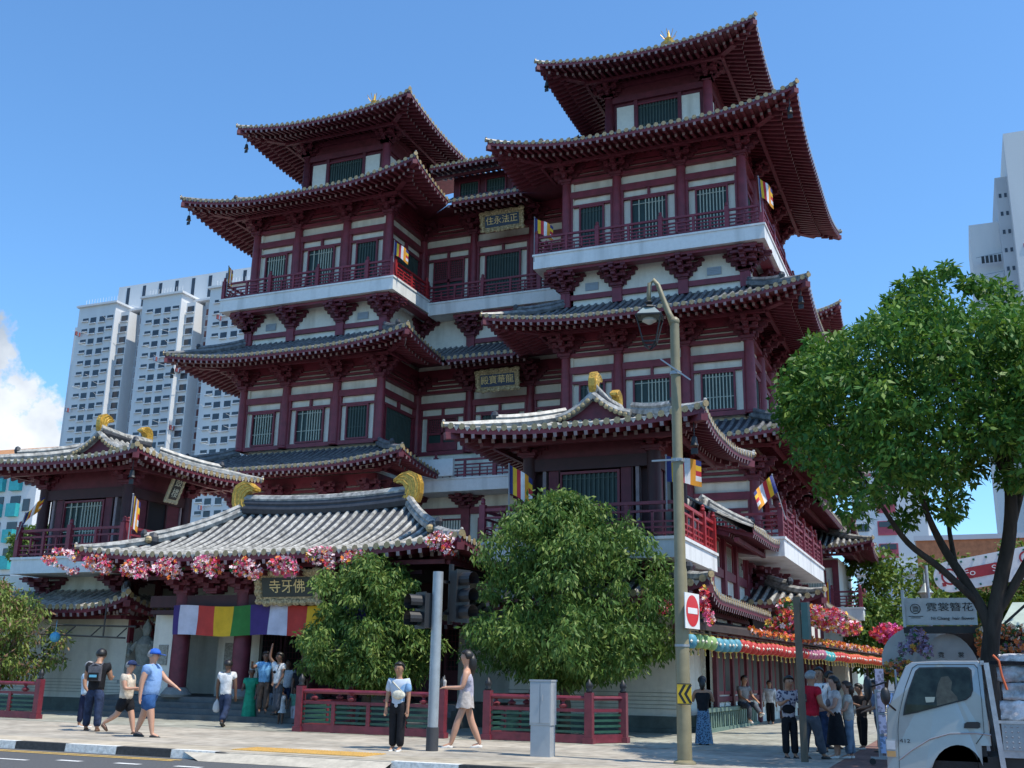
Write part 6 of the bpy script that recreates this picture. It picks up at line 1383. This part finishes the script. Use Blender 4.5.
def trolley():
    c = atZ(885, 752); Y = 20.2; x0, x1 = atY(876, 700, Y).x, atY(896, 700, Y).x; T = thing('sign_trolley', 'wheeled rack of leaflets and small signs in front of the truck', 'trolley', (x0, Y, 0)); b = MB()
    for x in (x0, x1): b.tube([(x, Y, .1), (x, Y, 1.25)], .018, 6); b.tube([(x, Y+.4, .1), (x, Y+.4, 1.6)], .018, 6)
    for z in (.15, .5, .85, 1.22): b.bar((x0, Y, z), (x1, Y, z), .02, .02); b.bar((x0, Y, z), (x0, Y+.4, z), .02, .02); b.bar((x1, Y, z), (x1, Y+.4, z), .02, .02)
    b.bar((x0-.15, Y-.02, .12), (x1+.1, Y-.02, .12), .04, .04); b.build('frame', STEEL, T)
    for i, (z0, z1, a, c2, col) in enumerate(((.2, .48, 0, 1, (.25, .33, .5)), (.52, .83, .5, 1, (.55, .03, .04)), (.52, .83, 0, .48, (.5, .42, .5)), (.88, 1.2, 0, .45, (.45, .36, .4)), (.88, 1.2, .5, 1, (.3, .4, .6)), (1.25, 1.6, .0, .5, (.40, .30, .34)))):
        m = MB(); w = x1-x0; m.box(x0+w*a+.01, x0+w*c2-.01, Y+.01, Y+.025, z0, z1); m.build('sign_card', pattern('card_%d' % i, col, tuple(min(1, v*1.5+.1) for v in col), 14), T)
    for x in (x0-.12, x1+.08): m = MB(); m.tf = lambda a, b_, c_, x=x: (x+a, Y-.02+c_, .06+b_); m.lathe([(.055, -.02), (.055, .02)], (0, 0, 0), 12); m.build('wheel', BLACK, T)
trolley()
def shop():
    Y = 23.6; p = lambda x, y, yy=Y: atY(x, y, yy); T = thing('shop_front', 'flower shop front with white hanging sign and grey rounded arches behind the truck', 'shop', (p(940, 700).x, Y, 0)); PN = mat('arch_grey', (.42, .44, .44), .8, .08, 3.); SG = mat('sign_board', (.48, .52, .54), .6, .08, 3.)
    a, d = p(906, 625), p(978, 625); z0, z1 = a.z, p(940, 598).z
    b = MB(); b.box(a.x, d.x, Y, Y+.15, z0, z1); o = b.build('sign_board', SG, T)
    b = MB(); b.box(a.x-.05, a.x, Y-.06, Y+.2, z0-.05, p(905, 590).z); b.box(a.x-.05, d.x+.05, Y-.05, Y+.25, z0-.16, z0-.03, 1); b.build('sign_frame', [SG, BLACK], T)
    w = d.x-a.x; INK = mat('ink', (.02, .02, .025))
    text('lettering', '霓裳簪花', .185, INK, mtx((a.x+w*.63, Y-.01, z0+(z1-z0)*.64), (1, 0, 0), (0, 0, 1)), o, .003, sx=1.22); text('lettering', 'Ni Chang  hair flower', .088, INK, mtx((a.x+w*.66, Y-.01, z0+(z1-z0)*.24), (1, 0, 0), (0, 0, 1)), o, .003, sx=1.05)
    b = MB(); cx, cz, r = a.x+w*.15, z0+(z1-z0)*.6, .095; b.tube([(cx+r*cos(t*pi/10), Y-.01, cz+r*sin(t*pi/10)) for t in range(21)], .007, 5)
    for t in range(5): b.tube([(cx-.05, Y-.01, cz+.05-.025*t), (cx+.02*t-.02, Y-.01, cz+.06-.03*t), (cx+.06, Y-.01, cz+.03-.02*t)], .006, 4)
    b.bar((cx-.14, Y-.01, cz-.15), (cx+.14, Y-.01, cz-.15), .006, .012); b.bar((cx-.09, Y-.01, cz-.18), (cx+.09, Y-.01, cz-.18), .006, .012); b.build('emblem', INK, o)
    # arches
    m = MB(); c = p(952, 690); r = p(986, 690).x-c.x; zt = p(950, 633).z-c.z; pts = [(c.x+r*cos(pi*t/16), c.z+zt*sin(pi*t/16)) for t in range(17)]+[(c.x-r, 0), (c.x+r, 0)]; m.prism(pts, Y+.3, Y+.5); o2 = m.build('arch_panel', PN, T)
    for px, ch in ((941, '霓'), (961, '裳')): q = p(px, 655); text('lettering', ch, .12, INK, mtx((q.x, Y+.29, q.z), (1, 0, 0), (0, 0, 1)), o2, .003)
    m = MB(); c = p(921, 660); r = c.x-p(879, 660).x; zt = p(921, 624).z-p(921, 660).z; pts = [(c.x+r*cos(pi*t/16), c.z+zt*sin(pi*t/16)) for t in range(17)]+[(c.x-r, c.z-.1), (c.x+r, c.z-.1)]; m.prism(pts, Y+.8, Y+1.6); m.build('round_awning', PN, T)
    m = MB(); m.box(a.x-.1, d.x+3, Y+2.2, Y+2.4, 0, 2.6, 0); m.box(d.x+.0, d.x+3, Y+1.2, Y+2.2, 2.35, 2.5, 0); m.build('back_wall', DARK, T)
    aw = MB(); q = p(1012, 620); aw.add([(q.x-.25, Y+.6, q.z-.15), (q.x+1.5, Y+.6, q.z-.15), (q.x+1.5, Y+1.6, q.z+.45), (q.x+.1, Y+1.6, q.z+.45)], [(0, 1, 2, 3)]); aw.bar((p(999, 628).x, Y+.5, p(999, 628).z), (p(1030, 600).x, Y+.5, p(1030, 600).z), .05, .05, 1); aw.build('awning', [mat('pale_green_awning', (.35, .42, .38)), BLACK], T)
    PUR = [mat('petal_lilac', (.32, .26, .42)), mat('petal_mauve', (.2, .12, .2)), mat('petal_gold', (.6, .32, .05)), mat('petal_leaf', (.03, .14, .03)), mat('petal_orange2', (.65, .18, .05)), mat('petal_cream', (.6, .5, .42))]
    def bx(px, py, wx, wz, k=1, yy=Y-.15): q = p(px, py, yy); return (q.x, yy, q.z, wx, .18, wz, k)
    flowers('flower_display', 'lilac and purple flowers below the hair flower sign', 'flowers', [bx(917, 637, .2, .2, 2), bx(905, 648, .22, .18, 1), bx(925, 650, .15, .18, 1)], 260, .05, [7, 4, 1, 2, 0, 0], None, PUR, 41)
    flowers('flower_display', 'orange and yellow flowers at the left foot of the arches', 'flowers', [bx(899, 668, .3, .2, 2), bx(915, 648, .1, .08, .4)], 200, .05, [0, 1, 4, 3, 4, 1], None, PUR, 42)
    flowers('flower_display', 'orange flower column between the arch and the tree trunk', 'flowers', [bx(981, 640, .12, .25), bx(984, 660, .12, .25)], 170, .05, [0, 0, 1, 3, 6, 2], None, PUR, 43)
    flowers('flower_display', 'orange and cream flowers right of the tree trunk', 'flowers', [bx(1008, 632, .22, .16), bx(1012, 652, .3, .2), bx(1024, 640, .2, .3)], 300, .05, [0, 1, 0, 5, 5, 3], None, PUR, 44)
shop()
def arch_sign():
    Y = 48; p = lambda x, y: atY(x, y, Y); T = thing('festival_arch_sign', 'rounded white banner sign with red lettering panels hung across the lane behind the branches', 'sign', p(980, 575)); A = p(950, 577); Bq = p(1040, 560); e = (Bq-A).normalized(); up = V((-e.z, 0, e.x)); L = (Bq-A).length
    tf = lambda u, w, z: tuple(A+e*u+V((0, -w, 0))+up*z); k = Y/1060*1.07; R = 13*k
    b = MB(tf); n = 14; pts = [(R*cos(pi/2+pi*i/n), 0, R*sin(pi/2+pi*i/n)) for i in range(n+1)]+[(L, 0, -R), (L, 0, R)]
    b.add(pts+[(x, .12, z) for x, _, z in pts], [tuple(range(len(pts))), tuple(range(len(pts), 2*len(pts)))[::-1]]+[(i, (i+1) % len(pts), (i+1) % len(pts)+len(pts), i+len(pts)) for i in range(len(pts))]); o = b.build('board', WHITE, T)
    RD = mat('sign_dark_red', (.35, .03, .04)); GR = mat('sign_green', (.02, .13, .10)); BR = mat('sign_bright_red', (.7, .03, .03)); S = MB(tf)
    for i in range(11):
        for s in (-1, 1): u = (-8+10*i)*k; S.box(u-.8*k, u+.8*k, .12, .15, s*10.5*k-.8*k, s*10.5*k+.8*k, 1)
    S.box(-12*k, -10*k, .12, .15, -1*k, 1*k, 1)
    for i in range(24): t = 2*pi*i/24; t2 = 2*pi*(i+1)/24; S.add([tuple((r*cos(x)*k, .14, r*sin(x)*k)) for r, x in ((5.4, t), (5.4, t2), (7, t2), (7, t))], [(0, 1, 2, 3)], 0)
    for sx in (-1, 1):
        for sz in (-1, 1): S.box(sx*6*k-1.5*k, sx*6*k+1.5*k, .12, .145, sz*5.5*k-1.5*k, sz*5.5*k+1.5*k, 0)
    def lozenge(c, hw, hh, mi): S.add([(c+sx*hw+hh*.4*cos(a)*k*0+ (sx*hh*.9*cos(a)), .15, hh*sin(a)) for sx, rng_ in ((1, range(-4, 5)), (-1, range(-4, 5))) for a in [(q*pi/8)*sx for q in rng_]], [tuple(range(18))], mi)
    lozenge(27*k, 11.5*k, 4.6*k, 0); S.box(56*k, 78*k, .12, .15, -6*k, -3.5*k, 2); S.box(60*k, 78*k, .12, .15, -2*k, 2*k, 2)
    for i in range(24): t = 2*pi*i/24; t2 = 2*pi*(i+1)/24; S.add([tuple((62*k+r*cos(x)*k, .16, 4*k+r*sin(x)*k)) for r, x in ((4, t), (4, t2), (5.4, t2), (5.4, t))], [(0, 1, 2, 3)], 0)
    S.build('painted_panel', [RD, GR, BR], o)
    M = mtx(tf(27*k, .17, 0), e, up); text('lettering', 'Fo     SE', .36*1.0, WHITE, M, o, .01, sx=1.25)
    for x in (A.x-.9, Bq.x+1): b = MB(); b.tube([(x, Y+.1, 0), (x, Y+.1, A.z+.5)], .07, 8); b.build('post', STEEL, T)
arch_sign()
